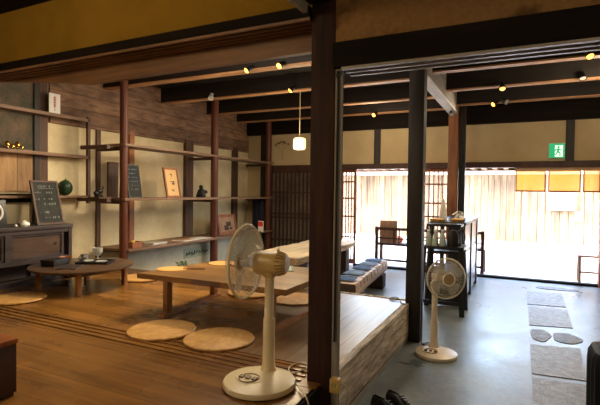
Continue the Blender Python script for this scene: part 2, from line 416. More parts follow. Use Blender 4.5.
# left wall with shelves
struct('wall_left', B(XW-0.12, XW, -2.6, YF+0.1, -0.05, 3.2), M['plaster'], 'ochre plaster wall behind the shelves')
struct('trim_planks', B(XW-0.01, XW+0.035, 3.7, YF, 2.24, 3.1), M['wall_planks'], 'weathered horizontal planks above the plaster of the shelf wall')
struct('trim_painting', B(XW-0.01, XW+0.02, -1.0, 3.5, 1.87, 2.95), M['painted_panel'], 'dim green and rust painted panel above the tansu cabinet')
struct('trim_wallboard', B(XW-0.01, XW+0.02, -1.0, 3.5, 1.37, 1.87), M['wall_board'], 'brown board panel between the wall shelves above the tansu')
struct('trim_rail', B(XW-0.01, XW+0.05, -1.0, 3.45, 1.245, 1.345), M['dark_wood_y'], 'dark wooden rail across the wall just above the tansu')
for y0, y1, d, mt, lb in ((3.495, 3.56, .045, 'black_wood_z', 'black wall post behind the chalkboard'), (3.56, 3.675, .03, 'dark_wood_z', 'brown wall post right of the black wall post'),
                       (4.40, 4.465, .03, 'dark_wood_z', 'dark wall post left of the first round shelf post'), (4.98, 5.07, .04, 'brown_pillar', 'slim brown wall post right of the first round shelf post'),
                       (6.22, 6.42, .06, 'dark_wood_z', 'brown wall post behind the second round shelf post'),
                       (7.68, 7.85, .05, 'dark_wood_z', 'brown wall post behind the far shelf bay')):
    struct('wall_post', B(XW-0.01, XW+d, y0, y1, 0.02, 2.30 if y0 > 3.7 else 2.95), M[mt], lb)
# low panelled step below the low shelf
struct('baseboard_left', B(-5.34, -4.90, 4.47, 8.2, 0.0, 0.56), M['panel_grey'], 'pale grey panelled base under the lowest shelf')

# street front
fw = MB()
fw.box(XW-0.1, -3.18, YF+0.03, YF+0.12, -0.05, 3.2)
fw.box(1.16, 3.2, YF, YF+0.12, -0.05, 3.2)
struct('wall_front', fw, M['plaster_far'], 'plaster of the street front beside the openings')
fw = MB()
fw.box(-5.0, 3.2, YF+0.01, YF+0.09, 1.955, 2.62)
struct('wall_front_upper', fw, M['plaster_far'], 'tan plaster band over the street doors')
kb = MB(); kb.box(-4.76, 3.2, YF-0.05, YF+0.11, 1.86, 1.957)
struct('trim_lintel', kb, M['lattice_dark'], 'dark brown lintel running over the street doors')
struct('trim_front_beam', B(-5.3, 3.2, YF-0.1, YF+0.12, 2.60, 3.1), M['dark_wood_x'], 'black beam at the top of the street front')
for x, lb in ((-2.46, 'short dark stud in the plaster over the left street opening'), (0.66, 'short dark stud beside the green exit sign')):
    struct('trim_stud', B(x-0.06, x+0.06, YF-0.02, YF+0.1, 1.957, 2.60), M['black_wood_z'], lb)
struct('trim_corner', B(-5.0, -4.90, YF-0.02, YF+0.06, 0, 2.6), M['black_wood_z'], 'dark corner post at the far end of the shelf wall')
struct('trim_door_right', B(1.085, 1.2, YF-0.06, YF+0.12, 0, 1.86), M['lattice'], 'reddish door post at the right end of the entrance')
struct('trim_sill', B(-0.85, 1.09, YF-0.02, YF+0.1, 0.0, 0.035).box(-2.9, -0.95, YF-0.02, YF+0.1, 0, 0.035), M['dark_wood_x'], 'worn sill across the street entrance')

def lattice(name, x0, x1, y, z0, z1, nv, rails, mat, label, fr=0.045, bw=0.018):
    m = MB()
    m.box(x0, x0+fr, y-0.018, y+0.018, z0, z1); m.box(x1-fr, x1, y-0.018, y+0.018, z0, z1)
    m.box(x0+fr, x1-fr, y-0.018, y+0.018, z0, z0+0.09); m.box(x0+fr, x1-fr, y-0.018, y+0.018, z1-0.06, z1)
    for i in range(nv):
        x = x0+fr + (x1-x0-2*fr)*(i+1)/(nv+1)
        m.box(x-bw/2, x+bw/2, y-0.010, y+0.010, z0+0.09, z1-0.06)
    for z in rails: m.box(x0+fr, x1-fr, y-0.012, y+0.014, z-0.014, z+0.014)
    o = m.build(name, mat); o['kind'] = 'structure'; o['label'] = label; return o
lattice('door_1', -3.18, -2.87, YF+0.03, 0.035, 1.86, 3, (0.55, 0.95, 1.30, 1.62), M['lattice'], 'narrow lattice door left of the street opening')
lattice('door_2', -1.70, -1.06, YF+0.03, 0.035, 1.86, 6, (0.35, 0.62, 1.0, 1.24, 1.58), M['lattice'], 'brown lattice door left of the brown pillar with daylight behind')
struct('window_backing', B(-4.76, -3.18, YF+0.012, YF+0.03, 0.0, 1.86), M['back_grey'], 'dim papered backing behind the dark lattice window')
lattice('window_1', -4.76, -3.22, YF-0.02, 0.1, 1.86, 15, (0.42, 0.88, 0.96, 1.40), M['lattice_dark'], 'dark wooden lattice window at the back of the tatami side', 0.05, 0.03)

# ceiling, roof, other enclosing walls
struct('ceiling', B(XW-0.1, 3.2, YP, YF+0.12, 3.06, 3.16), M['ceiling'], 'soot-black board ceiling over the shop')
struct('ceiling_near', B(XW-0.1, 3.2, -3.2, YP, 3.02, 3.14), M['ceiling'], 'dark ceiling over the near room')
struct('wall_right', B(3.1, 3.22, -3.2, YF+0.1, -0.05, 3.2), M['plaster_far'], 'plaster wall along the right side of the passage')
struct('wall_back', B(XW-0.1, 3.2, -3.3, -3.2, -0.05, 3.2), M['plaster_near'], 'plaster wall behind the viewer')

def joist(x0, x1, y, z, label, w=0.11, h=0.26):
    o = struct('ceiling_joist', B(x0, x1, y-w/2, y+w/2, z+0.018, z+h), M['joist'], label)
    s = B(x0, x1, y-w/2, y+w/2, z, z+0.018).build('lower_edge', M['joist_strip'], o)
for i, (y, lb) in enumerate(((4.55, 'first dark joist over the low tables, carrying two lit spotlights'), (5.68, 'second dark joist over the low tables'),
                             (6.87, 'third dark joist over the low tables'), (7.86, 'last dark joist before the black front beam'))):
    joist(XW+0.03, -1.10, y, 2.82, lb)
for y, lb in ((5.46, 'first dark joist over the passage, right of the pale beam'), (6.50, 'second dark joist over the passage, carrying a lit spotlight'), (7.62, 'third dark joist over the passage near the street')):
    joist(-0.97, 3.1, y, 2.82, lb)
bb = struct('ceiling_beam', B(-1.105, -0.965, 4.30, 7.72, 2.728, 3.06), M['bare_beam_side'], 'grey beam running from the middle pillar to the brown pillar')
B(-1.105, -0.965, 4.30, 7.72, 2.715, 2.728).build('underside', M['bare_beam'], bb)  # light on the underside painted in as a paler wood

# partition over the near opening, left half
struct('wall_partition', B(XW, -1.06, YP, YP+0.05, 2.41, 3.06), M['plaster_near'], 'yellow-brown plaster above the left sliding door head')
struct('trim_top_beam', B(XW, -1.06, YP-0.06, YP+0.1, 2.86, 3.06), M['dark_wood_x'], 'black beam along the top of the left plaster')
km = MB(); km.box(XW, -1.06, 2.24, 2.44, 2.365, 2.425)
struct('trim_kamoi_left', km, M['dark_wood_x'], 'dark grooved sliding door head of the left opening')
rg = MB()
for y in (2.25, 2.30, 2.35, 2.40): rg.box(XW, -1.06, y-0.006, y+0.006, 2.348, 2.366)
struct('trim_ridges', rg, M['kamoi_brown'], 'thin brown ridges between the grooves of the left door head')
bm_ = MB(); bm_.prism([(XW, 2.40), (-4.20, 2.36), (-3.5, 2.29), (-3.06, 2.232), (-1.97, 2.238), (-1.06, 2.243), (-1.06, 2.42), (XW, 2.42)], 'Y', 2.445, 2.49)
struct('trim_brown_beam', bm_, M['kamoi_brown'], 'broad brown beam behind the left door head')
# right half
struct('wall_partition_right', B(-0.92, 3.1, YP-0.02, YP+0.06, 2.19, 3.06), M['plaster_patchy'], 'flaking brown plaster above the right door head')
kr = MB(); kr.box(-0.92, 3.1, 2.24, 2.44, 2.075, 2.205)
struct('trim_kamoi_right', kr, M['dark_wood_x'], 'black door head beam over the passage')
gr = MB()
for y in (2.262, 2.33, 2.40): gr.box(-0.875, 3.1, y-0.012, y+0.012, 2.06, 2.076)
struct('trim_groove', gr, M['groove_wood'], 'pale worn ridges between the grooves under the black door head')  # daylight on the ridges is put into their pale colour
# near overhead beam on the camera side of the pillar
struct('trim_near_beam', B(-1.07, -0.95, -2.6, 2.27, 2.44, 2.70), M['dark_wood_y'], 'dark beam coming from the near room to the big pillar')
struct('trim_raceway', B(-1.095, -1.07, 0.2, 2.27, 2.385, 2.44), M['groove_wood'], 'pale cable duct along the near beam')

# pillars
struct('pillar_main', B(-1.060, -0.920, 2.275, 2.415, 0.0, 3.05, bevel=0.004), M['pillar_wood'], 'big dark brown square pillar in the foreground')
struct('pillar_slim', B(-0.918, -0.886, 2.28, 2.315, 0.0, 2.075, bevel=0.003), M['thin_post'], 'slim pale post against the right side of the big pillar')
struct('pillar_middle', B(-0.980, -0.838, 4.302, 4.44, 0.0, 3.05, bevel=0.004), M['black_wood_z'], 'dark square pillar at the far corner of the raised floor')
struct('pillar_brown', B(-1.105, -0.955, 7.72, 7.86, 0.0, 3.05, bevel=0.004), M['brown_pillar'], 'warm brown pillar near the street behind the black cart')
pb = struct('pillar_black', B(-0.945, -0.845, 7.78, 7.86, 0.0, 3.05, bevel=0.003), M['black_wood_z'], 'slim black post right of the brown pillar')

# chain hanging on the black post
c = thing('hanging_chain', 'dark chain hanging down the black post by the street door', 'chain', (-0.89, 7.765, 1.3))
ch = MB()
for k in range(22):
    T = Matrix.Translation((0, -0.004, k*0.05)) @ Matrix.Rotation(PI/2, 4, 'X' if k % 2 else 'Y') @ Matrix.Diagonal((1.0, 1.5, 1, 1))
    ch.ring((0,0,0), 0.016, 0.005, T, 12, 5)
ch.build('links', M['black_metal'], c)
MB().tube([(0,0.02,1.07),(0,-0.004,1.10),(0,-0.004,1.07)], 0.005).build('hook', M['black_metal'], c)

# ------------------------------------------------------------------ outside
struct('street', B(-14, 14, YF+0.15, 15.2, -0.12, -0.005), M['street'], 'sun-bleached street outside')
sb = thing('street_building', 'weathered board-clad building across the street under striped eaves', 'building', (0, 15.0, 0))
w = MB(); x = -14.0
while x < 14:
    ww = random.uniform(0.17, 0.24); w.box(x, x+ww-0.012, random.uniform(-0.02, 0.0), 0.08, 0.0, 2.02); x += ww
w.box(-14, 14, 0.04, 0.1, 0, 2.26)
w.build('board_wall', M['fence'], sb)
B(-14, 14, -0.10, 0.0, 2.02, 2.13).build('fascia', M['white_paint'], sb)
e = MB(); x = -14.0
while x < 14: e.box(x, x+0.13, -0.75, 0.0, 2.16, 2.26); x += 0.30
e.box(-14, 14, -0.8, 0.05, 2.26, 2.34)
e.build('eave', M['eave'], sb)
n = tag(B(0.64, 1.36, 14.86, 14.90, 0.99, 1.48).build('notice_board', M['white']), 'blank white board on the fence across the street, under the middle blind', 'notice board')
n = tag(B(1.38, 1.54, 14.86, 14.90, 0.70, 0.96).build('notice_sheet', M['white']), 'small white sheet on the fence, lower right of the white board', 'notice')
# near side stool at right
s = thing('outdoor_stool', 'small slatted stool standing outside at the right end of the entrance', 'stool', (1.0, 8.62, 0))
B(-0.17, 0.2, -0.14, 0.14, 0.42, 0.45, bevel=0.004).build('seat', M['brown_board'], s)
for sx, sy in ((-0.14,-0.11),(0.16,-0.11),(-0.14,0.11),(0.16,0.11)):
    B(sx-0.018, sx+0.018, sy-0.018, sy+0.018, 0.0, 0.42).build('leg', M['brown_board'], s)
B(-0.14, 0.16, -0.012, 0.012, 0.15, 0.18).build('stretcher', M['brown_board'], s)

# rail-backed bench seen through the openings
b = thing('outdoor_bench', 'long dark wooden bench with railed back outside the lattice door', 'bench', (-1.565, 8.55, 0))
for x in (-0.96, 0.96):
    B(x-0.028, x+0.028, -0.03, 0.03, 0, 0.76).build('leg', M['lattice_dark'], b)
    B(x-0.028, x+0.028, 0.31, 0.37, 0, 0.40).build('leg', M['lattice_dark'], b)
B(-0.96, 0.96, -0.02, 0.02, 0.70, 0.75).build('top_rail', M['lattice_dark'], b)
B(-0.93, 0.93, -0.015, 0.015, 0.53, 0.555).build('back_slat', M['lattice_dark'], b)
B(-0.96, 0.96, 0.0, 0.37, 0.40, 0.445).build('seat', M['lattice_dark'], b)
B(-0.93, 0.93, -0.015, 0.015, 0.10, 0.14).build('stretcher', M['lattice_dark'], b)
for x in (-0.62, -0.52, -0.3): B(x-0.012, x+0.012, -0.012, 0.012, 0.445, 0.70).build('spindle', M['lattice_dark'], b)
bd = tag(B(-2.47, -2.13, 8.56, 8.585, 0.447, 0.88, bevel=0.004).build('wooden_board', M['brown_board']), 'square brown board leaning on the rail of the outdoor bench', 'board')
cl = MB(); cl.ball((-2.13, 8.72, 0.515), (0.09, 0.07, 0.07))
tag(cl.build('folded_cloth', M['orange']), 'orange-red bundle on the outdoor bench seat', 'cloth')

# blinds in the entrance
tag(B(-0.12, 1.085, YF+0.02, YF+0.05, 1.80, 1.862).build('blind_header', M['tan_board']), 'long tan board over the three bamboo blinds', 'header board')
for k, (x0, x1, lb) in enumerate(((-0.10, 0.335, 'small orange bamboo blind at left end of the entrance, beside the open gap'), (0.375, 0.82, 'small orange bamboo blind in the middle, above the white board'), (0.855, 1.08, 'small orange bamboo blind at right end of the entrance, cut by the door post'))):
    t = thing('bamboo_blind', lb, 'blind', (x0, YF+0.035, 1.465), 0, 'bamboo blinds over the entrance')
    wd = x1-x0; m = MB()
    for i in range(26): 
        z = 0.02+i*0.0122; m.box(0.012, wd-0.012, -0.004, 0.004, z, z+0.0095)
    m.build('slats', M['blind'], t)
    for xx in (0.0, wd-0.014): B(xx, xx+0.014, -0.006, 0.006, 0.0, 0.34).build('side_binding', M['blind_edge'], t)
    B(0, wd, -0.007, 0.007, 0.0, 0.02).build('bottom_binding', M['blind_edge'], t)

# exit sign
t = thing('exit_sign', 'green and white running-man emergency exit sign over the entrance', 'sign', (0.365, YF-0.06, 2.0))
B(0, 0.225, 0.0, 0.06, 0.0, 0.235, bevel=0.004).build('housing', M['white_paint'], t)
B(0.004, 0.221, -0.004, 0.002, 0.004, 0.231).build('green_face', M['exit_green'], t)
B(0.085, 0.195, -0.007, -0.003, 0.02, 0.20).build('white_doorway', M['exit_white'], t)
g = MB(); T = Matrix.Identity(4)
g.lathe([(0, 0), (0.017, 0), (0.017, 0.003), (0, 0.003)], (0,0,0), 14, Matrix.Translation((0.135, -0.007, 0.172)) @ Matrix.Rotation(PI/2, 4, 'X'))
def limb(a, b_, wd):
    a = Vector((a[0], 0, a[1])); b_ = Vector((b_[0], 0, b_[1])); d = (b_-a).normalized(); nn = Vector((-d.z, 0, d.x))*wd/2
    g.prism([((a+nn).x, (a+nn).z), ((b_+nn).x, (b_+nn).z), ((b_-nn).x, (b_-nn).z), ((a-nn).x, (a-nn).z)], 'Y', -0.0095, -0.0068)
limb((0.135, 0.152), (0.125, 0.095), 0.030); limb((0.135, 0.145), (0.098, 0.135), 0.014); limb((0.098, 0.137), (0.090, 0.108), 0.013)
limb((0.138, 0.145), (0.168, 0.120), 0.014); limb((0.168, 0.120), (0.185, 0.135), 0.012)
limb((0.125, 0.10), (0.160, 0.075), 0.018); limb((0.158, 0.078), (0.155, 0.030), 0.015)
limb((0.122, 0.10), (0.108, 0.060), 0.018); limb((0.110, 0.063), (0.066, 0.050), 0.015)
g.build('running_man', M['exit_green'], t)

# ------------------------------------------------------------------ paving stones
def slab(poly, label, name='paving_slab', mat='stone', grp='stepping stones along the passage'):
    cx = sum(p[0] for p in poly)/len(poly); cy = sum(p[1] for p in poly)/len(poly)
    m = MB(); m.prism([(p[0]-cx, p[1]-cy) for p in poly], 'Z', -0.01, 0.006)
    o = m.build(name, M[mat]); o.location = (cx, cy, 0)
    tag(o, label, 'paving stone', grp); return o
slab([(0.09, 6.50), (0.525, 6.56), (0.55, 7.46), (0.09, 7.36)], 'granite slab nearest the street, pale in the daylight')
slab([(0.10, 5.46), (0.515, 5.56), (0.53, 6.42), (0.10, 6.36)], 'second granite slab from the street, before the two oval stones')
slab([(0.10, 3.98), (0.475, 4.02), (0.51, 4.84), (0.10, 4.76)], 'granite slab just nearer than the two oval stones')
slab([(0.10, 2.6), (0.44, 2.62), (0.47, 3.93), (0.10, 3.90)], 'nearest granite slab, cut by the bottom of the picture')
def oval(cx, cy, rx, ry, a):
    out = []
    for k in range(22):
        t_ = 2*PI*k/22; r = 1+0.07*math.sin(3*t_+a)+0.04*math.cos(5*t_)
        out.append((cx+rx*r*math.cos(t_), cy+ry*r*math.sin(t_)))
    return out
slab(oval(0.195, 5.13, 0.092, 0.22, 0.4), 'left one of the two dark oval stones between the granite slabs', 'oval_stone', 'river_stone')
slab(oval(0.425, 5.13, 0.125, 0.18, 1.7), 'right one of the two dark oval stones between the granite slabs', 'oval_stone', 'river_stone')
slab(oval(0.48, 7.80, 0.28, 0.13, 2.2), 'wide oval stone just inside the street sill', 'oval_stone', 'river_stone')

# ------------------------------------------------------------------ shelf structure on the left wall
for y, r, lb in ((4.35, 0.055, 'round reddish post carrying the shelves, nearest to the tansu'), (6.32, 0.066, 'middle round reddish shelf post, in front of the black figurine'), (8.15, 0.068, 'far reddish shelf post beside the dark lattice window')):
    t = thing('shelf_post', lb, 'post', (-4.75, y, H if y < 4.4 else 0.0), 0, 'round posts of the wall shelves')
    hh = 3.05 - (H if y < 4.4 else 0.0)
    MB().lathe([(r*1.03, 0), (r, 0.3), (r*0.97, 1.2), (r*0.93, hh)], (0,0,0), 18).build('shaft', M['post_wood'], t)
def shelf(y0, y1, z, label, x0=-4.97, x1=-4.84, th=0.035, mat='shelf_wood', front=None):
    t = thing('wall_shelf', label, 'shelf', (-4.9, y0, z), 0, 'long plank shelves on the left wall')
    B(x0+4.9, x1+4.9, 0, y1-y0, -th, 0.0, bevel=0.003).build('board', M[mat], t)
    return t
BR = M['shelf_dark']
sh = shelf(4.30, 8.22, 2.02, 'top plank shelf between the round posts, empty', -4.99, -4.67)
for y in (4.42, 6.32, 8.2): B(XW+0.03+4.9, 0.13, y-4.30-0.025, y-4.30+0.025, -0.08, -0.035).build('bracket', BR, sh)
sh = shelf(4.30, 8.22, 1.30, 'middle plank shelf holding the frames and the black figurine', -5.06, -4.67)
for y in (4.42, 6.32, 8.2): B(XW+0.03+4.9, 0.13, y-4.30-0.025, y-4.30+0.025, -0.085, -0.035).build('bracket', BR, sh)
sh = shelf(4.36, 8.22, 0.615, 'lowest plank shelf with papers and a small box on it', -5.25, -4.66)
for y in (4.46, 6.32, 8.2): B(XW+0.03+4.9, 0.13, y-4.36-0.03, y-4.36+0.03, -0.06, -0.035).build('bracket', BR, sh)
# bracket ends reaching to the left of the first post
t = thing('wall_shelf', 'three thin shelf planks on a slim hanging post above the tansu', 'shelf', (-5.27, 2.4, 1.2), 0)
for z, th in ((2.345, 0.04), (1.855, 0.04), (1.325, 0.028)):
    B(-0.08, 0.07, -3.0, 1.79, z-1.2-th, z-1.2, bevel=0.002).build('board', M['shelf_wood'], t)
B(0.03, 0.07, 1.76, 1.80, 0.02, 1.17).build('hanging_post', M['shelf_dark'], t)
t = thing('shelf_bracket', 'upper dark arm left of the first round post, at the wall post', 'bracket', (-5.1, 4.42, 1.96))
B(-0.2, 0.30, -0.30, -0.25, -0.02, 0.03).build('arm', M['shelf_dark'], t)
t = thing('shelf_bracket', 'lower dark arm left of the first round post, under the small dark ornament', 'bracket', (-5.1, 4.10, 1.27))
B(-0.2, 0.36, -0.03, 0.03, -0.02, 0.025).build('arm', M['shelf_dark'], t)
B(0.10, 0.30, -0.10, 0.20, 0.025, 0.04).build('ledge', M['shelf_dark'], t)

# items on the shelf wall ---------------------------------------------------
def leaning(name, label, cat, loc, w, h, tilt, frame, face, fw=0.03, depth=0.02, marks=None, rz=PI/2, mark_mat=None):
    """framed board standing at loc, facing +X, leaning back by tilt"""
    t = thing(name, label, cat, loc, rz)
    t.rotation_euler = (0, 0, rz)
    T = Matrix.Rotation(-tilt, 4, 'X')
    f = MB()
    f.box(-w/2, w/2, 0, depth, 0, fw, T=T); f.box(-w/2, w/2, 0, depth, h-fw, h, T=T)
    f.box(-w/2, -w/2+fw, 0, depth, fw, h-fw, T=T); f.box(w/2-fw, w/2, 0, depth, fw, h-fw, T=T)
    f.build('frame', frame, t)
    MB().box(-w/2+fw*0.8, w/2-fw*0.8, depth*0.3, depth*0.9, fw*0.8, h-fw*0.8, T=T).build('face', face, t)
    if marks:
        m = MB()
        for (x0, x1, z0, z1) in marks: m.box(x0*w, x1*w, depth*0.3-0.002, depth*0.3, z0*h, z1*h, T=T)
        m.build('writing', mark_mat, t)
    return t
def strokes(rows, w0=-0.38, w1=0.36, n=9, hgt=0.02, seed=1):
    rnd = random.Random(seed); out = []
    for z, a, b_ in rows:
        for k in range(n):
            x = a+(b_-a)*k/n
            if rnd.random() < 0.18: continue
            ww = (b_-a)/n*rnd.uniform(0.35, 0.75); zz = z+rnd.uniform(-0.004, 0.004)
            out.append((x, x+ww, zz, zz+hgt*rnd.uniform(0.25, 0.45)))
            if rnd.random() < 0.7: out.append((x+ww*0.3, x+ww*0.3+0.018, zz-hgt*0.6, zz+hgt*0.9))
    return out
leaning('chalkboard_menu', 'dark chalkboard with chalk writing leaning on top of the tansu', 'chalkboard', (-4.94, 3.46, 0.995), 0.335, 0.53, 0.27, M['shelf_dark'], M['chalkboard'], 0.022, 0.025,
        strokes([(0.86, -0.26, 0.30), (0.72, -0.40, 0.28), (0.57, -0.40, 0.34), (0.46, -0.12, 0.34), (0.27, -0.36, 0.02), (0.15, -0.16, 0.38)], n=8, hgt=0.035, seed=4) + [(-0.26, 0.30, 0.815, 0.822)], mark_mat=M['chalk'])
leaning('framed_menu', 'black framed slate menu beside the first round post on the middle shelf', 'frame', (-4.83, 4.64, 1.30), 0.24, 0.47, 0.16, M['black'], M['chalkboard'], 0.018, 0.02,
        strokes([(0.85-0.12*k, -0.36, 0.34) for k in range(6)], n=7, hgt=0.03, seed=9), mark_mat=M['navy_light'])
leaning('picture_frame', 'brown wooden frame with buff calligraphy paper on the middle shelf', 'picture', (-4.83, 5.42, 1.30), 0.31, 0.47, 0.20, M['frame_wood'], M['frame_paper'], 0.03, 0.025,
        [(-0.06, 0.05, 0.76, 0.80), (0.02, 0.06, 0.70, 0.78), (-0.05, 0.0, 0.62, 0.635), (-0.12, 0.16, 0.52, 0.545), (0.0, 0.10, 0.45, 0.50), (-0.02, 0.16, 0.42, 0.435), (0.12, 0.17, 0.44, 0.56), (-0.08, -0.03, 0.22, 0.28), (0.03, 0.08, 0.20, 0.28)], mark_mat=M['ink'])
leaning('picture_frame', 'brown framed picture on the lowest shelf behind the near fan', 'picture', (-4.86, 6.93, 0.615), 0.58, 0.37, 0.22, M['frame_wood'], M['brown_board'], 0.05, 0.03,
        [(-0.18, 0.05, 0.2, 0.45), (-0.05, 0.2, 0.4, 0.62), (0.1, 0.24, 0.22, 0.34)], mark_mat=M['bench_end'])
# leaning plank behind first post
T = Matrix.Rotation(-0.12, 4, 'Y')
tag(MB().box(-5.24, -5.21, 4.50, 4.68, 1.30, 1.80).build('leaning_plank', M['dark_wood_z']), 'plain brown board standing on the middle shelf, left of the first round post', 'board')
# figurine
f = MB()
f.lathe([(0.0, 0), (0.075, 0.0), (0.085, 0.02), (0.075, 0.06), (0.06, 0.10), (0.045, 0.13), (0.028, 0.145), (0.035, 0.165), (0.034, 0.185), (0.02, 0.20), (0, 0.205)], (0,0,0), 16)
f.ball((0.05, 0.055, 0.09), (0.03, 0.045, 0.03)); f.ball((0.045, -0.05, 0.05), (0.05, 0.045, 0.03))
o = tag(f.build('figurine', M['black']), 'small black seated figurine on the middle shelf beside the middle round post', 'figurine'); o.location = (-4.82, 6.05, 1.30)
# dark ornament near first arm
f = MB(); f.lathe([(0.05, 0), (0.06, 0.01), (0.045, 0.03), (0.03, 0.05)], (0,0,0), 14); f.ball((0,0.01,0.075), (0.04,0.05,0.035)); f.ball((0.01,-0.05,0.05), (0.03,0.035,0.03)); f.tube([(0,0.04,0.09),(0,0.07,0.12),(0,0.05,0.14)], 0.01, 6)
o = tag(f.build('ornament', M['black_metal']), 'small knobbly dark ornament on the lower dark arm', 'ornament'); o.location = (-4.92, 4.10, 1.31)
# poster
t = thing('paper_talisman', 'white paper sheet with a red printed column on the top shelf', 'poster', (-5.225, 3.70, 2.345), PI/2)
B(-0.075, 0.075, 0, 0.006, 0, 0.245).build('sheet', M['white'], t)
m = MB()
for k in range(6): m.box(-0.018+0.004*(k % 2), 0.018, -0.0015, 0, 0.08+0.022*k, 0.095+0.022*k)
m.box(-0.004, 0.004, -0.0015, 0, 0.03, 0.21)
m.build('red_print', M['red_faint'], t)
# brass cups
for k, y in enumerate((3.13, 3.19, 3.245, 3.30)):
    lb = ('leftmost brass cup in the row on the shelf above the brown wall board', 'second brass cup from the left on the shelf above the brown wall board',
          'third brass cup from the left on the shelf above the brown wall board', 'rightmost brass cup in the row on the shelf above the brown wall board')[k]
    m = MB(); s_ = (1.0, .7, 1.05, .6)[k]
    m.lathe([(0.0, 0.0), (0.018*s_, 0.0), (0.007*s_, 0.015*s_), (0.007*s_, 0.03*s_), (0.028*s_, 0.045*s_), (0.026*s_, 0.075*s_), (0.012*s_, 0.09*s_), (0, 0.094*s_)], (0,0,0), 16)
    o = tag(m.build('brass_cup', M['gold']), lb, 'cup', 'brass cups on the shelf'); o.location = (-5.235, y, 1.855)
# green squash
t = thing('green_squash', 'round dark green squash on the thin shelf right of the chalkboard', 'vegetable', (-5.26, 3.87, 1.325))
m = MB(); prof = []
m.ball((0,0,0.10), (0.088,0.088,0.10), seg=28)
for v in m.bm.verts:
    a = math.atan2(v.co.y, v.co.x); k = 1+0.035*math.cos(10*a); v.co.x *= k; v.co.y *= k
m.build('fruit', M['gourd'], t)
MB().tube([(0,0,0.19),(0.005,0.005,0.215)], [0.014, 0.008], 7).build('stem', M['leaf'], t)

# ------------------------------------------------------------------ tansu cabinet
t = thing('tansu_cabinet', 'dark low tansu cabinet with brown sliding doors under the chalkboard', 'cabinet', (-5.07, 2.75, H))
# local frame: x -0.26..0.27, y -1.2..0.87
fr = MB()
fr.box(-0.26, 0.28, -1.2, 0.88, 0.605, 0.645, bevel=0.003)
fr.box(-0.26, 0.27, 0.83, 0.87, 0.0, 0.605); fr.box(-0.26, 0.27, -1.2, -1.16, 0, 0.605)
fr.box(-0.26, -0.235, -1.16, 0.83, 0.0, 0.605)
fr.box(-0.26, 0.27, -1.16, 0.83, 0.235, 0.285)
fr.box(0.20, 0.265, -1.16, 0.83, 0.56, 0.605)
fr.box(-0.26, 0.22, -1.16, 0.83, 0.0, 0.05)
fr.box(0.20, 0.265, 0.10, 0.16, 0.285, 0.56)
fr.build('carcass', M['tansu_frame'], t)
for y0, y1 in ((0.165, 0.78), (-0.60, 0.10)):
    d = MB(); d.box(0.205, 0.235, y0, y1, 0.287, 0.558)
    dd = d.build('sliding_door', M['tansu_panel'], t)
    m = MB(); m.box(0.235, 0.25, y0, y0+0.03, 0.287, 0.558); m.box(0.235, 0.25, y1-0.03, y1, 0.287, 0.558); m.box(0.235, 0.25, y0+0.03, y1-0.03, 0.287, 0.31); m.box(0.235, 0.25, y0+0.03, y1-0.03, 0.535, 0.558)
    m.build('door_frame', M['tansu_frame'], dd)
    MB().lathe([(0, 0), (0.016, 0), (0.016, 0.006), (0, 0.006)], (0,0,0), 14, Matrix.Translation((0.235, y1-0.10, 0.43)) @ Matrix.Rotation(PI/2, 4, 'Y')).build('finger_pull', M['black_metal'], dd)
B(0.10, 0.13, -1.16, 0.83, 0.05, 0.235).build('lower_panel', M['dark_wood_y'], t)
m = MB()
for y0 in (-0.9, -0.45, 0.0, 0.45): m.box(0.13, 0.14, y0, y0+0.40, 0.07, 0.215)
m.build('lower_drawer', M['tansu_frame'], t)
# plate on stand
t = thing('display_plate', 'white round ring plate in a dark square stand at the left end of the tansu', 'plate', (-4.93, 2.80, 0.995), PI/2)
T = Matrix.Rotation(-0.12, 4, 'X')
MB().box(-0.15, 0.15, 0.0, 0.02, 0.0, 0.29, bevel=0.006, T=T).build('stand', M['black'], t)
MB().ring((0,0,0), 0.10, 0.012, T @ Matrix.Translation((0.0, -0.008, 0.16)) @ Matrix.Rotation(PI/2, 4, 'X'), 32, 8).build('rim', M['white'], t)
MB().lathe([(0, 0.0), (0.09, 0.004), (0.09, 0.009), (0, 0.006)], (0,0,0), 28, T @ Matrix.Translation((0.0, 0.002, 0.16)) @ Matrix.Rotation(PI/2, 4, 'X')).build('dish', M['chest_side'], t)
m = MB(); m.lathe([(0,0),(0.028,0),(0.04,0.02),(0.034,0.045),(0.014,0.06),(0,0.065)], (0,0,0), 14); m.ball((0.01,0.03,0.02), (0.02,0.025,0.02))
o = tag(m.build('shell_ornament', M['white']), 'small white shell-like ornament on the tansu left of the chalkboard', 'ornament'); o.location = (-4.88, 3.10, 0.995)
m = MB(); m.ball((0,0,0.014), (0.016,0.016,0.014))
o = tag(m.build('pebble', M['white']), 'tiny white pebble on the tansu beside the white ornament', 'pebble'); o.location = (-4.87, 3.0, 0.995)

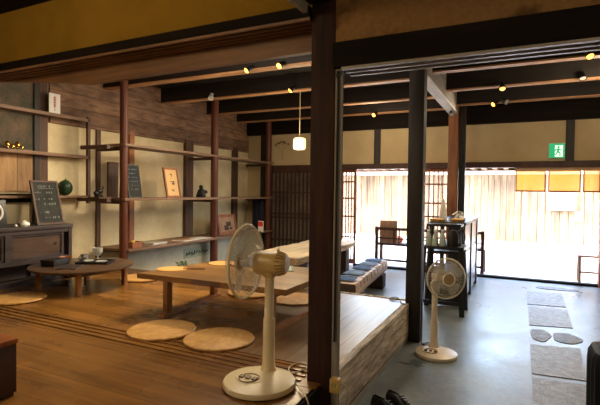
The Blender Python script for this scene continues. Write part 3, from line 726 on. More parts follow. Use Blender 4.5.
# items on the lowest shelf
t = thing('wooden_box', 'small open wooden box with yellow fruit at the near end of the lowest shelf', 'box', (-4.80, 4.58, 0.615))
m = MB(); m.box(-0.07, 0.07, -0.09, 0.09, 0, 0.01); m.box(-0.07, -0.06, -0.09, 0.09, 0.01, 0.08); m.box(0.06, 0.07, -0.09, 0.09, 0.01, 0.08); m.box(-0.06, 0.06, -0.09, -0.08, 0.01, 0.08); m.box(-0.06, 0.06, 0.08, 0.09, 0.01, 0.08)
m.build('tray', M['frame_wood'], t)
m = MB(); m.ball((0,0,0), (0.03, 0.036, 0.03)); o = tag(m.build('yellow_fruit', M['lemon']), 'yellow fruit in the small wooden box on the lowest shelf', 'fruit'); o.location = (-4.80, 4.56, 0.685)
for k, (dx, z, lb) in enumerate(((0.0, 0.0, 'lower one of two pale booklets stacked on the lowest shelf'), (0.02, 0.022, 'upper one of two pale booklets stacked on the lowest shelf'))):
    t = thing('booklet', lb, 'booklet', (-4.80+dx, 4.95, 0.615+z), 0.06*k, 'pale booklets on the lowest shelf')
    B(-0.11, 0.11, -0.15, 0.15, 0.0, 0.003).box(-0.11, 0.11, -0.15, 0.15, 0.019, 0.022).build('cover', M['panel_grey'], t)
    B(-0.105, 0.108, -0.147, 0.147, 0.003, 0.019).build('pages', M['white'], t)
t = thing('paper_pile', 'flat sheet of buff paper lying along the lowest shelf', 'paper', (-4.83, 5.85, 0.615))
B(-0.13, 0.13, -0.36, 0.36, 0, 0.006).build('sheet', M['white'], t)
B(-0.10, 0.08, -0.30, -0.02, 0.006, 0.012).build('folded_sheet', M['brown_board'], t)
t = thing('calligraphy_sheet', 'sheet of brush calligraphy on the grey base under the lowest shelf', 'paper', (-4.895, 6.05, 0.30), PI/2)
B(-0.33, 0.33, -0.004, 0.004, 0, 0.16).build('sheet', M['sage'], t)
m = MB(); rnd = random.Random(3)
for k in range(9):
    x0 = -0.29+k*0.065; z0 = rnd.uniform(0.03, 0.06)
    m.tube([(x0, -0.006, z0), (x0+0.02, -0.006, z0+rnd.uniform(0.04, 0.08)), (x0+0.035, -0.006, z0+rnd.uniform(0.0, 0.03)), (x0+0.055, -0.006, z0+0.05)], 0.006, 5)
m.build('brush_writing', M['chalkboard'], t)

# price card on a dark stand behind the near fan
t = thing('price_card', 'small red and white card on a thin stand behind the near fan', 'card', (-3.02, 5.0, 0.0), -0.4)
B(-0.055, 0.055, 0, 0.006, 0.89, 1.03).build('card', M['white'], t)
B(-0.050, 0.050, -0.003, 0, 0.96, 1.02).build('red_panel', M['red'], t)
MB().tube([(0,0.003,0.0),(0,0.003,0.90)], 0.008, 8).build('stem', M['black'], t)
MB().lathe([(0.09,0),(0.09,0.012),(0.02,0.02)], (0,0,0), 20).build('base', M['black'], t)
# indigo hanging cloth and twig
t = thing('indigo_curtain', 'dark indigo cloth hanging in the far corner by the shelf post', 'curtain', (-4.96, 8.10, 0.35))
m = MB(); prof = [(-0.14+0.035*k, 0.012*math.sin(k*1.9)) for k in range(9)]
m.prism(prof + [(p[0], p[1]+0.008) for p in reversed(prof)], 'Z', 0, 0.93)
m.build('cloth', M['dark_indigo'], t)
MB().tube([(-0.16,0.0,0.94),(0.16,0,0.94)], 0.012, 8).build('rod', M['shelf_dark'], t)
t = thing('dried_branch', 'dried twig hanging on the far plaster above the dark lattice window', 'branch', (-4.5, 8.24, 2.05))
m = MB(); rnd = random.Random(11)
def br(p, d, L, r, depth):
    q = p + d*L
    m.tube([tuple(p), tuple((p+q)/2 + Vector((rnd.uniform(-.02,.02),0,rnd.uniform(-.02,.02)))), tuple(q)], [r, r*0.8, r*0.6], 5)
    if depth:
        for s_ in (-1, 1, 0.3):
            br(q, (d + Vector((s_*rnd.uniform(.4,.9), 0, rnd.uniform(-.3,.4)))).normalized(), L*0.62, r*0.65, depth-1)
    else:
        m.ball(tuple(q), (0.016, 0.012, 0.016), seg=6, rings=4)
br(Vector((0.04,0,0.02)), Vector((-0.1,0,1)).normalized(), 0.17, 0.004, 3)
m.build('twigs', M['twig'], t)

# ------------------------------------------------------------------ round low table and its things
t = thing('round_low_table', 'round dark low table beside the tansu', 'table', (-4.24, 3.33, H), 0.0)
MB().lathe([(0, 0.222), (0.50, 0.222), (0.518, 0.232), (0.52, 0.244), (0.512, 0.25), (0, 0.25)], (0,0,0), 48).build('tabletop', M['round_top'], t)
for a in range(4):
    an = PI/4+a*PI/2+0.02
    x, y = 0.42*math.cos(an), 0.42*math.sin(an)
    B(x-0.024, x+0.024, y-0.024, y+0.024, 0, 0.222, bevel=0.004).build('leg', M['table_leg'], t)
m = MB()
for a in range(4):
    a0 = PI/4+a*PI/2+0.02; a1 = a0+PI/2
    p = Vector((0.42*math.cos(a0), 0.42*math.sin(a0), 0)); q = Vector((0.42*math.cos(a1), 0.42*math.sin(a1), 0))
    d = (q-p).normalized(); nn = Vector((-d.y, d.x, 0))*0.012
    m.prism([tuple((p+nn).xy), tuple((q+nn).xy), tuple((q-nn).xy), tuple((p-nn).xy)], 'Z', 0.18, 0.222)
m.build('apron', M['round_top'], t)
ZT = H+0.25
t = thing('serving_tray', 'black tray with pale dishes at the right of the round low table', 'tray', (-4.20, 3.46, ZT), 0.5)
m = MB(); m.box(-0.17, 0.17, -0.12, 0.12, 0, 0.008); m.box(-0.17, -0.16, -0.12, 0.12, 0.008, 0.025); m.box(0.16, 0.17, -0.12, 0.12, 0.008, 0.025); m.box(-0.16, 0.16, -0.12, -0.11, 0.008, 0.025); m.box(-0.16, 0.16, 0.11, 0.12, 0.008, 0.025)
m.build('tray', M['black'], t)
for x, y, r, lb in ((-0.08, 0.02, 0.055, 'left shallow pale dish on the black tray'), (0.07, -0.02, 0.06, 'right shallow pale dish on the black tray')):
    c_, s_ = math.cos(0.5), math.sin(0.5)
    d = MB(); d.lathe([(0, 0), (r*0.6, 0), (r, 0.018), (r*0.93, 0.02), (r*0.55, 0.007), (0, 0.006)], (0,0,0), 22)
    o = tag(d.build('dish', M['frosted']), lb, 'dish', 'pale dishes on the black tray'); o.location = (-4.20+x*c_-y*s_, 3.46+x*s_+y*c_, ZT+0.008)
t = thing('glass_goblet', 'stemmed pale glass goblet behind the black tray', 'glass', (-4.36, 3.62, ZT))
MB().lathe([(0, 0), (0.04, 0), (0.038, 0.006), (0.008, 0.012), (0.008, 0.04), (0.03, 0.055), (0.052, 0.09), (0.055, 0.14), (0.052, 0.14), (0.048, 0.092), (0.027, 0.06), (0, 0.055)], (0,0,0), 22).build('bowl_and_stem', M['frosted'], t)
t = thing('metal_cup', 'small shiny silver cup left of the goblet', 'cup', (-4.42, 3.49, ZT))
MB().lathe([(0, 0), (0.03, 0), (0.04, 0.03), (0.042, 0.075), (0.039, 0.075), (0.036, 0.032), (0, 0.008)], (0,0,0), 20).build('body', M['silver'], t)
MB().ring((0,0,0), 0.022, 0.005, Matrix.Translation((0.0,-0.05,0.04)) @ Matrix.Rotation(PI/2,4,'Y'), 16, 6).build('handle', M['silver'], t)
t = thing('tissue_box', 'black lidded box near the left side of the round low table', 'box', (-4.43, 3.14, ZT), 0.25)
B(-0.08, 0.08, -0.11, 0.11, 0, 0.05, bevel=0.004).build('body', M['black'], t)
B(-0.084, 0.084, -0.114, 0.114, 0.05, 0.068, bevel=0.004).build('lid', M['black'], t)
t = thing('low_bowl', 'small brown wooden bowl behind the black lidded box', 'bowl', (-4.56, 3.36, ZT))
MB().lathe([(0, 0), (0.035, 0), (0.06, 0.03), (0.07, 0.055), (0.064, 0.055), (0.052, 0.03), (0, 0.01)], (0,0,0), 22).build('body', M['frame_wood'], t)
t = thing('menu_folder', 'flat dark menu folder lying in front on the round low table', 'menu', (-4.16, 3.12, ZT), 0.6)
B(-0.10, 0.10, -0.13, 0.13, 0, 0.004).box(-0.10, 0.10, -0.13, 0.13, 0.008, 0.012).build('cover', M['tansu_frame'], t)
B(-0.096, 0.096, -0.127, 0.127, 0.004, 0.008).build('pages', M['frame_paper'], t)

# ------------------------------------------------------------------ low long table
t = thing('low_table', 'long low plank table on two trestles in the middle of the raised floor', 'table', (-2.18, 3.34, H), 0.0)
tp = [(-0.76, -0.50), (0.66, -0.46), (0.68, 0.50), (-0.58, 0.47)]
m = MB(); m.prism(tp, 'Z', 0.305, 0.35); m.build('tabletop', M['table_top'], t)
for x, dx in ((-0.49, -0.07), (0.52, 0.0)):
    for y in (-0.42, 0.31):
        xx = x+(dx if y > 0 else 0)
        B(xx-0.024, xx+0.024, y-0.032, y+0.032, 0.03, 0.305, bevel=0.003).build('leg', M['table_leg'], t)
    m = MB(); m.prism([(x-0.03, -0.50), (x+0.03, -0.50), (x+dx+0.03, 0.40), (x+dx-0.03, 0.40)], 'Z', 0, 0.03); m.build('foot_rail', M['bamboo'], t)
    m = MB(); m.prism([(x-0.025, -0.44), (x+0.025, -0.44), (x+dx+0.025, 0.36), (x+dx-0.025, 0.36)], 'Z', 0.27, 0.305); m.build('top_rail', M['table_leg'], t)
ZL = H+0.35
def uchiwa(loc, rz, label):
    t = thing('hand_fan', label, 'hand fan', loc, rz, 'round hand fans on the low table')
    m = MB(); m.lathe([(0, 0.0), (0.125, 0.0), (0.125, 0.004), (0, 0.006)], (0,0,0), 30, None, 0, 1.1, 1.0); m.build('leaf', M['uchiwa'], t)
    MB().tube([(0.10,0,0.006),(0.30,0.0,0.008)], [0.008, 0.007], 7).build('handle', M['bamboo'], t)
    return t
uchiwa((-2.82, 3.14, ZL), 0.45, 'round tan hand fan at the left end of the low table')
uchiwa((-2.62, 3.62, ZL), -0.35, 'round tan hand fan near the far edge of the low table')
t = thing('menu_sheet', 'sage green menu sheet lying on the right part of the low table', 'menu', (-1.98, 3.66, ZL), 0.5)
B(-0.11, 0.11, -0.15, 0.15, 0, 0.004).build('sheet', M['sage'], t)
B(-0.09, 0.09, -0.12, 0.12, 0.004, 0.0055).build('inner_page', M['label_green'], t)
t = thing('ashtray', 'small black dish on the low table beside the sage menu', 'dish', (-1.93, 3.44, ZL))
MB().lathe([(0, 0), (0.05, 0), (0.07, 0.022), (0.063, 0.024), (0.045, 0.008), (0, 0.006)], (0,0,0), 22).build('body', M['black'], t)
# potted sprig behind the table
t = thing('potted_sprig', 'small green sprig in a pot behind the low table', 'plant', (-3.55, 4.16, H))
MB().lathe([(0, 0), (0.04, 0), (0.055, 0.10), (0.05, 0.10), (0.045, 0.085), (0, 0.085)], (0,0,0), 18).build('pot', M['pot'], t)
m = MB(); rnd = random.Random(2)
for k in range(22):
    a = rnd.uniform(0, 2*PI); r = rnd.uniform(0.02, 0.11); z = rnd.uniform(0.13, 0.24)
    T = Matrix.Translation((r*math.cos(a), r*math.sin(a), z)) @ Matrix.Rotation(a, 4, 'Z') @ Matrix.Rotation(rnd.uniform(-.6,.4), 4, 'Y') @ Matrix.Diagonal((0.032, 0.014, 0.004, 1))
    m.ball((0,0,0), 1, T=T, seg=8, rings=4)
    m.tube([(0,0,0.085), (r*0.6*math.cos(a), r*0.6*math.sin(a), z*0.8), (r*math.cos(a), r*math.sin(a), z)], 0.0025, 4)
m.build('foliage', M['leaf'], t)

# ------------------------------------------------------------------ round rush cushions
def cushion(loc, r, label, rz=0):
    t = thing('round_cushion', label, 'cushion', loc, rz, 'round woven rush cushions on the floor')
    MB().lathe([(0, 0.0), (r*0.96, 0.0), (r, 0.006), (r*0.985, 0.014), (r*0.9, 0.018), (0, 0.020)], (0,0,0), 44).build('pad', M['zabuton'], t)
    m = MB()
    for q in (0.985, ): m.ring((0,0,0.009), r*q, 0.009, None, 44, 6)
    m.build('braided_edge', M['zabuton'], t)
    return t
CU = [((-2.40, 2.565, H+.006), 'round rush cushion in front of the left trestle of the low table'), ((-1.90, 2.60, H+.006), 'round rush cushion just left of the near fan base'),
      ((-4.30, 2.66, H+.004), 'round rush cushion in front of the tansu at the left edge'), ((-4.06, 4.0, H+.004), 'round rush cushion behind the right side of the round low table'),
      ((-2.50, 3.98, H+.004), 'round rush cushion beyond the low table, seen under it left of the fan column'), ((-1.98, 3.93, H+.006), 'round rush cushion beyond the low table, seen right of the near fan column')]
for k, (loc, lb) in enumerate(CU):
    if k == 0: c0 = cushion(loc, 0.245, lb)
    else: dup(c0, loc, 0.7*k, lb)

# ------------------------------------------------------------------ electric fans
def fan(label, loc, base_r, col_off, col_h1, col_h2, head, axis, R, mats, col_r=(0.030, 0.022), motor_len=0.15, motor_r=0.072, depth=1.0):
    """loc: centre of the base disc; head: cage centre; axis: blowing direction (all local to loc, unrotated)"""
    body, motor, hubm = mats
    t = thing('electric_fan', label, 'fan', loc)
    b_ = MB(); b_.lathe([(0, 0), (base_r*0.99, 0.0), (base_r, 0.012), (base_r*0.97, 0.026), (base_r*0.80, 0.036), (0.06, 0.044), (0, 0.046)], (0,0,0), 48)
    b_.build('base', body, t)
    p = MB(); px, py = -0.035, -0.05
    p.lathe([(0, 0.030), (0.075, 0.036), (0.07, 0.045), (0, 0.048)], (px, py, 0), 24, None, 0, 1.1, 0.7)
    pp = p.build('control_panel', body, t)
    for k in range(3): MB().box(px-0.055+0.04*k, px-0.03+0.04*k, py-0.02, py+0.012, 0.046, 0.055, bevel=0.002).build('button', M['fan_dark'], pp)
    MB().ring((px+0.0, py, 0.047), 0.055, 0.003, None, 28, 5).build('panel_rim', M['fan_dark'], pp)
    cx, cy = col_off
    MB().lathe([(col_r[0]*1.45, 0.035), (col_r[0]*1.12, 0.06), (col_r[0], 0.10), (col_r[0]*0.97, col_h1-0.01), (col_r[0]*0.9, col_h1), (0, col_h1)], (cx, cy, 0), 22).build('column', body, t)
    MB().lathe([(col_r[1], col_h1-0.02), (col_r[1], col_h2)], (cx, cy, 0), 18).build('inner_pole', body, t)
    ax = Vector(axis).normalized(); P = Vector(head)
    T = axisT(P, ax)
    # neck joining pole and motor
    mo = P - ax*0.155
    n_ = MB(); n_.tube([(cx, cy, col_h2-0.03), (cx, cy, col_h2+0.02), ((cx+mo.x)/2, (cy+mo.y)/2, mo.z-motor_r*0.55), tuple(mo)], [col_r[1]*1.35, col_r[1]*1.5, 0.036, 0.03], 14)
    n_.build('neck', motor, t)
    mm = MB(); L0 = -0.075-motor_len
    mm.lathe([(0, L0), (motor_r*0.62, L0+0.004), (motor_r*0.86, L0+0.022), (motor_r*0.97, L0+0.05), (motor_r, L0+0.075), (motor_r, -0.085), (motor_r*0.93, -0.07), (motor_r*0.4, -0.065), (0, -0.065)], (0,0,0), 30, T)
    mo_ = mm.build('motor_housing', motor, t)
    vt = MB()
    for k in range(20):
        a = 2*PI*k/20
        q0 = T @ Vector((math.cos(a)*motor_r*0.80, math.sin(a)*motor_r*0.80, L0+0.016)); q1 = T @ Vector((math.cos(a)*motor_r*0.99, math.sin(a)*motor_r*0.99, L0+0.055))
        vt.tube([tuple(q0), tuple(q1)], 0.0035, 4)
    vt.build('vent_slots', M['fan_vent'], mo_)
    MB().tube([tuple(T @ Vector((0, 0.0, L0+0.06))+Vector((0,0,motor_r*0.9))), tuple(T @ Vector((0, 0.0, L0+0.06))+Vector((0,0,motor_r*1.25)))], [0.006, 0.009], 8).build('swing_knob', body, mo_)
    # guards
    def cage(z_rim, z_face, r_hub, name, n=60):
        g = MB()
        for k in range(n):
            a = 2*PI*k/n
            pts = []
            for u, zz in ((r_hub, z_face), (R*0.72, z_face*0.98+z_rim*0.02), (R*0.92, z_face*0.72+z_rim*0.28), (R*0.995, z_face*0.25+z_rim*0.75), (R, z_rim)):
                pts.append(tuple(T @ Vector((u*math.cos(a), u*math.sin(a), zz))))
            g.tube(pts, 0.0012, 4, cap=False)
        for q, zz in ((0.5, z_face), (0.86, z_face*0.85+z_rim*0.15)): g.ring((0,0,zz), R*q, 0.0015, T, 48, 4)
        g.ring((0,0,z_rim), R, 0.0045, T, 56, 6)
        return g.build(name, M['fan_wire'], t)
    cage(-0.004, -0.062*depth, 0.055, 'rear_guard')
    fg = cage(0.006, 0.072*depth, 0.05, 'front_guard')
    MB().ring((0,0,0.001), R*1.005, 0.007, T, 56, 6).build('guard_rim', body, t)
    e_ = 0.072*(depth-1); fc = MB(); fc.lathe([(0, 0.083+e_), (0.040, 0.081+e_), (0.052, 0.074+e_), (0.052, 0.066+e_), (0, 0.066+e_)], (0,0,0), 26, T); bd = fc.build('badge', hubm, fg)
    MB().ring((0,0,0.078+e_), 0.052, 0.0060, T, 30, 6).build('badge_ring', M['badge_ring'], bd)
    hb = MB(); hb.lathe([(0, 0.035), (0.028, 0.033), (0.036, 0.02), (0.036, -0.03), (0, -0.03)], (0,0,0), 22, T); hb.build('hub', M['fan_wire'], t)
    for k in range(4):
        bl = MB(); a0 = k*PI/2+0.5
        nr, na = 7, 7; vs, fs = [], []
        for i in range(nr):
            rr = 0.034+(R*0.88-0.034)*i/(nr-1); span = 0.42+0.62*math.sin(min(1, i/(nr-1)*1.15)*PI/2)
            if i == nr-1: span *= 0.82
            for j in range(na):
                u = j/(na-1)-0.5
                a = a0+u*span+0.22*i/(nr-1)
                vs.append(tuple(T @ Vector((rr*math.cos(a), rr*math.sin(a), -u*0.045-0.004+0.006*math.cos(u*PI)))))
        for i in range(nr-1):
            for j in range(na-1): fs.append((i*na+j, i*na+j+1, (i+1)*na+j+1, (i+1)*na+j))
        bl._faces(vs, fs, None, 0, True)
        bl.build('blade', M['fan_blade'], t)
    return t
F1 = (-1.265, 2.10, H+0.008)
fan('cream electric fan on the raised floor beside the big pillar, facing left', F1, 0.20, (-0.01, 0.115), 0.335, 0.60,
    (-0.166, 0.115, 0.645), (-0.985, -0.10, 0.0), 0.212, (M['fan_cream'], M['fan_motor'], M['fan_tan']), motor_len=0.185, motor_r=0.069, col_r=(0.034, 0.027), depth=0.55)
F2 = (-0.643, 4.04, 0.003)
fan('ivory electric fan on the concrete passage in front of the black cart', F2, 0.18, (-0.036, 0.09), 0.28, 0.585,
    (0.070, 0.01, 0.675), (0.54, -0.84, 0.03), 0.172, (M['fan_white'], M['fan_white'], M['fan_tan']), motor_len=0.13, motor_r=0.066, col_r=(0.034, 0.026), depth=0.7)
def smooth_pts(pts, n=8):
    pts = [Vector(p) for p in pts]; out = []
    for i in range(len(pts)-1):
        p0 = pts[max(i-1,0)]; p1 = pts[i]; p2 = pts[i+1]; p3 = pts[min(i+2,len(pts)-1)]
        for k in range(n):
            s_ = k/n
            out.append(tuple(0.5*((2*p1)+(p2-p0)*s_+(2*p0-5*p1+4*p2-p3)*s_*s_+(3*p1-p0-3*p2+p3)*s_**3)))
    out.append(tuple(pts[-1])); return out
tag(MB().tube(smooth_pts([(-1.19, 2.26, H+.014), (-1.14, 2.36, H+.014), (-1.12, 2.44, H+.014), (-1.20, 2.46, H+.014), (-1.22, 2.36, H+.014), (-1.10, 2.20, H+.02), (-1.02, 2.12, H+.014), (-0.97, 2.07, H+0.014), (-0.94, 2.05, H-.05), (-0.935, 2.03, 0.1), (-0.93, 1.98, 0.01)]), 0.0042, 7).build('fan_cord', M['cable_white']), 'pale power cord looping from the near fan past the big pillar', 'cord')
tag(MB().tube(smooth_pts([(-0.69, 4.27, .01), (-0.76, 4.24, .01), (-0.80, 4.27, .01), (-0.74, 4.33, .01), (-0.69, 4.29, 0.012), (-0.78, 4.22, .01), (-0.825, 4.30, .06), (-0.82, 4.29, 0.3), (-0.825, 4.30, 0.42)]), 0.0045, 7).build('fan_cord', M['cable_black']), 'dark power cord curling on the concrete between the middle pillar and the far fan', 'cord')
tag(MB().tube(smooth_pts([(-1.06, 4.40, H+.012), (-1.12, 4.36, H+.012), (-1.16, 4.41, H+.012), (-1.10, 4.43, H+.03), (-1.05, 4.39, H+.012), (-1.0, 4.25, H+.02), (-0.96, 4.22, H+.02)]), 0.004, 7).build('loose_cord', M['cable_black']), 'short dark cord curled on the raised floor at the middle pillar', 'cord')
t = thing('wall_cable', 'black cable running down the slim pale post', 'cable', (-0.897, 2.270, 0.6))
MB().tube([(0,0,0),(0,0.0,0.8),(0.002,0,1.40),(-0.004,0,1.46)], 0.006, 7).build('cable', M['cable_black'], t)
MB().ball((0,0.0,1.44), (0.014,0.012,0.02)).build('clip', M['cable_black'], t)
t = thing('wall_socket', 'small yellowed socket box on the slim pale post', 'socket', (-0.880, 2.258, 0.325))
B(-0.026, 0.026, -0.03, 0.018, 0.01, 0.085, bevel=0.005).build('housing', M['socket'], t)
m = MB(); m.box(-0.010, -0.006, -0.032, -0.029, 0.045, 0.065); m.box(0.006, 0.010, -0.032, -0.029, 0.045, 0.065); m.build('slots', M['fan_dark'], t)
MB().tube(smooth_pts([(0.026,-0.01,0.06),(0.06,0.0,0.05),(0.05,0.05,-0.04),(0.02,0.06,-0.12)]), 0.004, 6).build('lead', M['cable_white'], t)

# ------------------------------------------------------------------ slab table and log bench
t = thing('slab_table', 'thick rough-edged wooden slab table beyond the raised floor', 'table', (-2.75, 5.95, 0))
rnd = random.Random(5); left = []; right = []
for k in range(15):
    y = -1.13+2.26*k/14
    right.append((0.37+rnd.uniform(-0.025, 0.025), y)); left.append((-0.36+rnd.uniform(-0.03, 0.03), y))
m = MB(); m.prism(right + left[::-1], 'Z', 0.605, 0.62); m.build('tabletop', M['slab_top'], t)
lo = [(p[0]-0.02+rnd.uniform(-0.03, 0.0), p[1]) for p in right] + [(p[0]+0.03, p[1]) for p in left[::-1]]
m = MB(); m.prism(lo, 'Z', 0.53, 0.606); m.build('rough_edge', M['slab_edge'], t)
for y in (-0.75, 0.85):
    B(-0.22, 0.27, y-0.08, y+0.08, 0, 0.53, bevel=0.006).build('leg', M['bench_end'], t)
# bench
ang = math.atan2(0.19, 2.03)
t = thing('log_bench', 'half-log bench with indigo cushions beside the slab table', 'bench', (-1.90, 5.85, 0), ang)
prof = []
for k in range(11):
    a = PI+PI*k/10; prof.append((0.145*math.cos(a), 0.265+0.105*math.sin(a)))
prof += [(0.145, 0.355), (0.13, 0.375), (-0.13, 0.375), (-0.145, 0.355)]
m = MB(); m.prism(prof, 'Y', -1.03, 1.02, mi=0); m.build('seat', M['bench_wood'], t)
m = MB(); m.prism([(p[0]*0.97, 0.25+(p[1]-0.25)*0.97) for p in prof], 'Y', -1.036, -1.029); m.build('end_grain', M['bench_end'], t)
for y in (-0.72, 0.72): B(-0.14, 0.15, y-0.13, y+0.13, 0, 0.20, bevel=0.005).build('leg', M['bench_end'], t)
def bench_pt(u, v): 
    c_, s_ = math.cos(ang), math.sin(ang); return (-1.90+u*c_-v*s_, 5.85+u*s_+v*c_)
for k, v in enumerate((-0.78, -0.36, 0.04, 0.42, 0.80)):
    lb = ('nearest of five indigo cushions on the log bench', 'second nearest of five indigo cushions on the log bench', 'middle of five indigo cushions on the log bench', 'second farthest of five indigo cushions on the log bench', 'farthest of five indigo cushions on the log bench')[k]
    x, y = bench_pt(-0.035, v)
    t = thing('seat_cushion', lb, 'cushion', (x, y, 0.3765), ang+(0.06, -0.05, 0.04, -0.08, 0.05)[k], 'indigo cushions on the log bench')
    m = MB(); n_ = 8; vs, fs = [], []
    for side in (0, 1):
        for i in range(n_+1):
            for j in range(n_+1):
                u = i/n_*2-1; w_ = j/n_*2-1
                e_ = (1-abs(u)**3)*(1-abs(w_)**3)
                vs.append((u*0.120, w_*0.150, 0.013+(0.018 if side else -0.012)*e_**0.5))
    N = (n_+1)**2
    for side in (0, 1):
        for i in range(n_):
            for j in range(n_):
                q = [side*N+i*(n_+1)+j, side*N+i*(n_+1)+j+1, side*N+(i+1)*(n_+1)+j+1, side*N+(i+1)*(n_+1)+j]
                fs.append(tuple(q if not side else q[::-1]))
    bv, _ = m._faces(vs, fs, None, 0, True); bmesh.ops.remove_doubles(m.bm, verts=bv, dist=1e-5)
    m.build('pad', M['navy'] if k % 2 == 0 else M['navy_light'], t)
    m = MB()
    for s_ in (-1, 1): MB().tube(smooth_pts([(0.105, s_*0.13, 0.014), (0.17, s_*0.12, 0.010), (0.190, s_*0.11, 0.0), (0.196, s_*0.10, -0.06)], 4), 0.0035, 5).build('tie_string', M['navy'], t)

# ------------------------------------------------------------------ black cart with bottles
t = thing('service_cart', 'tall black open cabinet behind the two-tier stand', 'cabinet', (-0.835, 6.78, 0))
m = MB()
for x in (-0.19, 0.19):
    for y in (-0.86, 0.0, 0.86): m.box(x-0.026, x+0.026, y-0.04, y+0.04, 0, 1.02)
m.build('frame', M['black'], t)
B(-0.225, 0.225, -0.90, 0.90, 1.02, 1.055, bevel=0.004).build('top', M['black'], t)
for z in (0.30, 0.66): B(-0.20, 0.20, -0.87, 0.87, z, z+0.025).build('shelf', M['black'], t)
B(-0.20, 0.20, -0.87, -0.85, 0.02, 0.30).build('kick_panel', M['black'], t)
m = MB()
for y0, y1 in ((-0.84, -0.02), (0.02, 0.84)): m.box(0.192, 0.200, y0+0.02, y1-0.02, 0.06, 1.0)
m.build('side_panel', M['cart_panel'], t)
B(-0.20, 0.20, 0.84, 0.86, 0.04, 1.0).build('back_panel', M['black'], t)
t = thing('two_tier_stand', 'black splay-legged stand in front of the black cabinet, holding the bottles', 'stand', (-0.825, 5.62, 0))
B(-0.235, 0.245, -0.20, 0.20, 0.765, 0.80, bevel=0.004).build('lower_top', M['black'], t)
for sx in (-1, 1):
    for sy in (-1, 1):
        m = MB(); m.tube([(sx*0.235, sy*0.185, 0.0), (sx*0.20, sy*0.16, 0.77)], [0.030, 0.026], 4); m.build('leg', M['black'], t)
for sy in (-0.17, 0.17): B(-0.21, 0.21, sy-0.012, sy+0.012, 0.12, 0.16).build('stretcher', M['black'], t)
B(-0.205, 0.195, -0.06, 0.20, 1.02, 1.05, bevel=0.003).build('upper_shelf', M['black'], t)
for x in (-0.195, 0.185):
    for y in (-0.05, 0.185): B(x-0.01, x+0.01, y-0.01, y+0.01, 0.80, 1.02).build('upright', M['black'], t)
for k, x in enumerate((-0.985, -0.905, -0.825)):
    lb = ('leftmost of three small labelled bottles on the stand', 'middle of three small labelled bottles on the stand', 'rightmost of three small labelled bottles on the stand')[k]
    if k == 0:
        b0 = thing('glass_bottle', lb, 'bottle', (x, 5.47, 0.80), 0, 'labelled bottles on the stand')
        MB().lathe([(0, 0), (0.034, 0), (0.036, 0.006), (0.035, 0.10), (0.026, 0.13), (0.014, 0.148), (0.014, 0.170), (0, 0.170)], (0,0,0), 20).build('body', M['milk_glass'], b0)
        MB().lathe([(0.0366, 0.018), (0.0362, 0.085)], (0,0,0), 20).build('label', M['label_green'], b0)
        MB().lathe([(0, 0.169), (0.017, 0.169), (0.017, 0.19), (0, 0.19)], (0,0,0), 16).build('cap', M['white'], b0)
    else: dup(b0, (x, 5.47, 0.80), 0.4*k, lb)
t = thing('thermos_pot', 'dark thermos pot with a loop handle right of the bottles', 'pot', (-0.705, 5.48, 0.80))
MB().lathe([(0, 0), (0.062, 0), (0.066, 0.012), (0.062, 0.13), (0.048, 0.165), (0.034, 0.19), (0, 0.195)], (0,0,0), 24).build('body', M['black_metal'], t)
MB().tube(smooth_pts([(0.045, 0, 0.17), (0.10, 0, 0.20), (0.125, 0, 0.13), (0.115, 0, 0.06), (0.06, 0, 0.025)]), 0.009, 8).build('handle', M['black'], t)
for k, (x, y, lb) in enumerate(((-0.955, 5.80, 'left rush tray on top of the stand'), (-0.73, 5.80, 'right rush tray on top of the black cabinet'))):
    t = thing('rush_tray', lb, 'tray', (x, y+0.12*k+0.10, 1.055), 0, 'rush trays on the black cabinet')
    MB().lathe([(0, 0), (0.085, 0), (0.10, 0.035), (0.094, 0.036), (0.08, 0.010), (0, 0.008)], (0,0,0), 26).build('basket', M['tray_tan'], t)
    MB().lathe([(0, 0.009), (0.076, 0.010), (0.074, 0.034), (0.05, 0.046), (0, 0.05)], (0,0,0), 22).build('contents', M['uchiwa'], t)
t = thing('paper_napkins', 'bundle of crumpled white napkins on the black cabinet behind the trays', 'napkins', (-0.74, 6.30, 1.055))
MB().lathe([(0, 0), (0.06, 0), (0.065, 0.05), (0.06, 0.05), (0.055, 0.006), (0, 0.006)], (0,0,0), 20).build('holder', M['white_paint'], t)
m = MB(); rnd = random.Random(8)
for k in range(14):
    a = rnd.uniform(0, 2*PI); r = rnd.uniform(0.0, 0.06)
    T = Matrix.Translation((r*math.cos(a), r*math.sin(a), rnd.uniform(0.05, 0.12))) @ Matrix.Rotation(a, 4, 'Z') @ Matrix.Rotation(rnd.uniform(0.3, 1.2), 4, 'Y') 
    m.prism([(-0.03, -0.03), (0.05, -0.02), (0.07, 0.02), (-0.02, 0.035)], 'Z', -0.001, 0.001, T=T)
m.build('sheets', M['white'], t)
t = thing('paper_roll', 'tall narrow cone of white paper standing on the black cabinet', 'paper', (-0.93, 6.18, 1.055))
MB().lathe([(0.052, 0), (0.045, 0.1), (0.018, 0.28), (0.006, 0.29)], (0,0,0), 14).build('cone', M['white'], t)
MB().lathe([(0, 0), (0.045, 0), (0.045, 0.03), (0.03, 0.032), (0, 0.032)], (0,0,0), 16).build('foot', M['white_paint'], t)

# ------------------------------------------------------------------ lantern and spotlights
t = thing('pendant_lantern', 'small glowing white paper lantern hanging from the second joist', 'lantern', (-2.80, 5.66, 2.82))
MB().tube([(0,0,0.0),(0,0,-0.66)], 0.005, 6).build('cord', M['cable_white'], t)
MB().lathe([(0, -0.82), (0.055, -0.82), (0.078, -0.81), (0.086, -0.785), (0.086, -0.69), (0.078, -0.665), (0.055, -0.655), (0, -0.655)], (0,0,0), 28).build('shade', M['lantern'], t)
MB().lathe([(0, -0.645), (0.03, -0.65), (0.03, -0.66), (0, -0.66)], (0,0,0), 16).build('cap', M['black'], t)

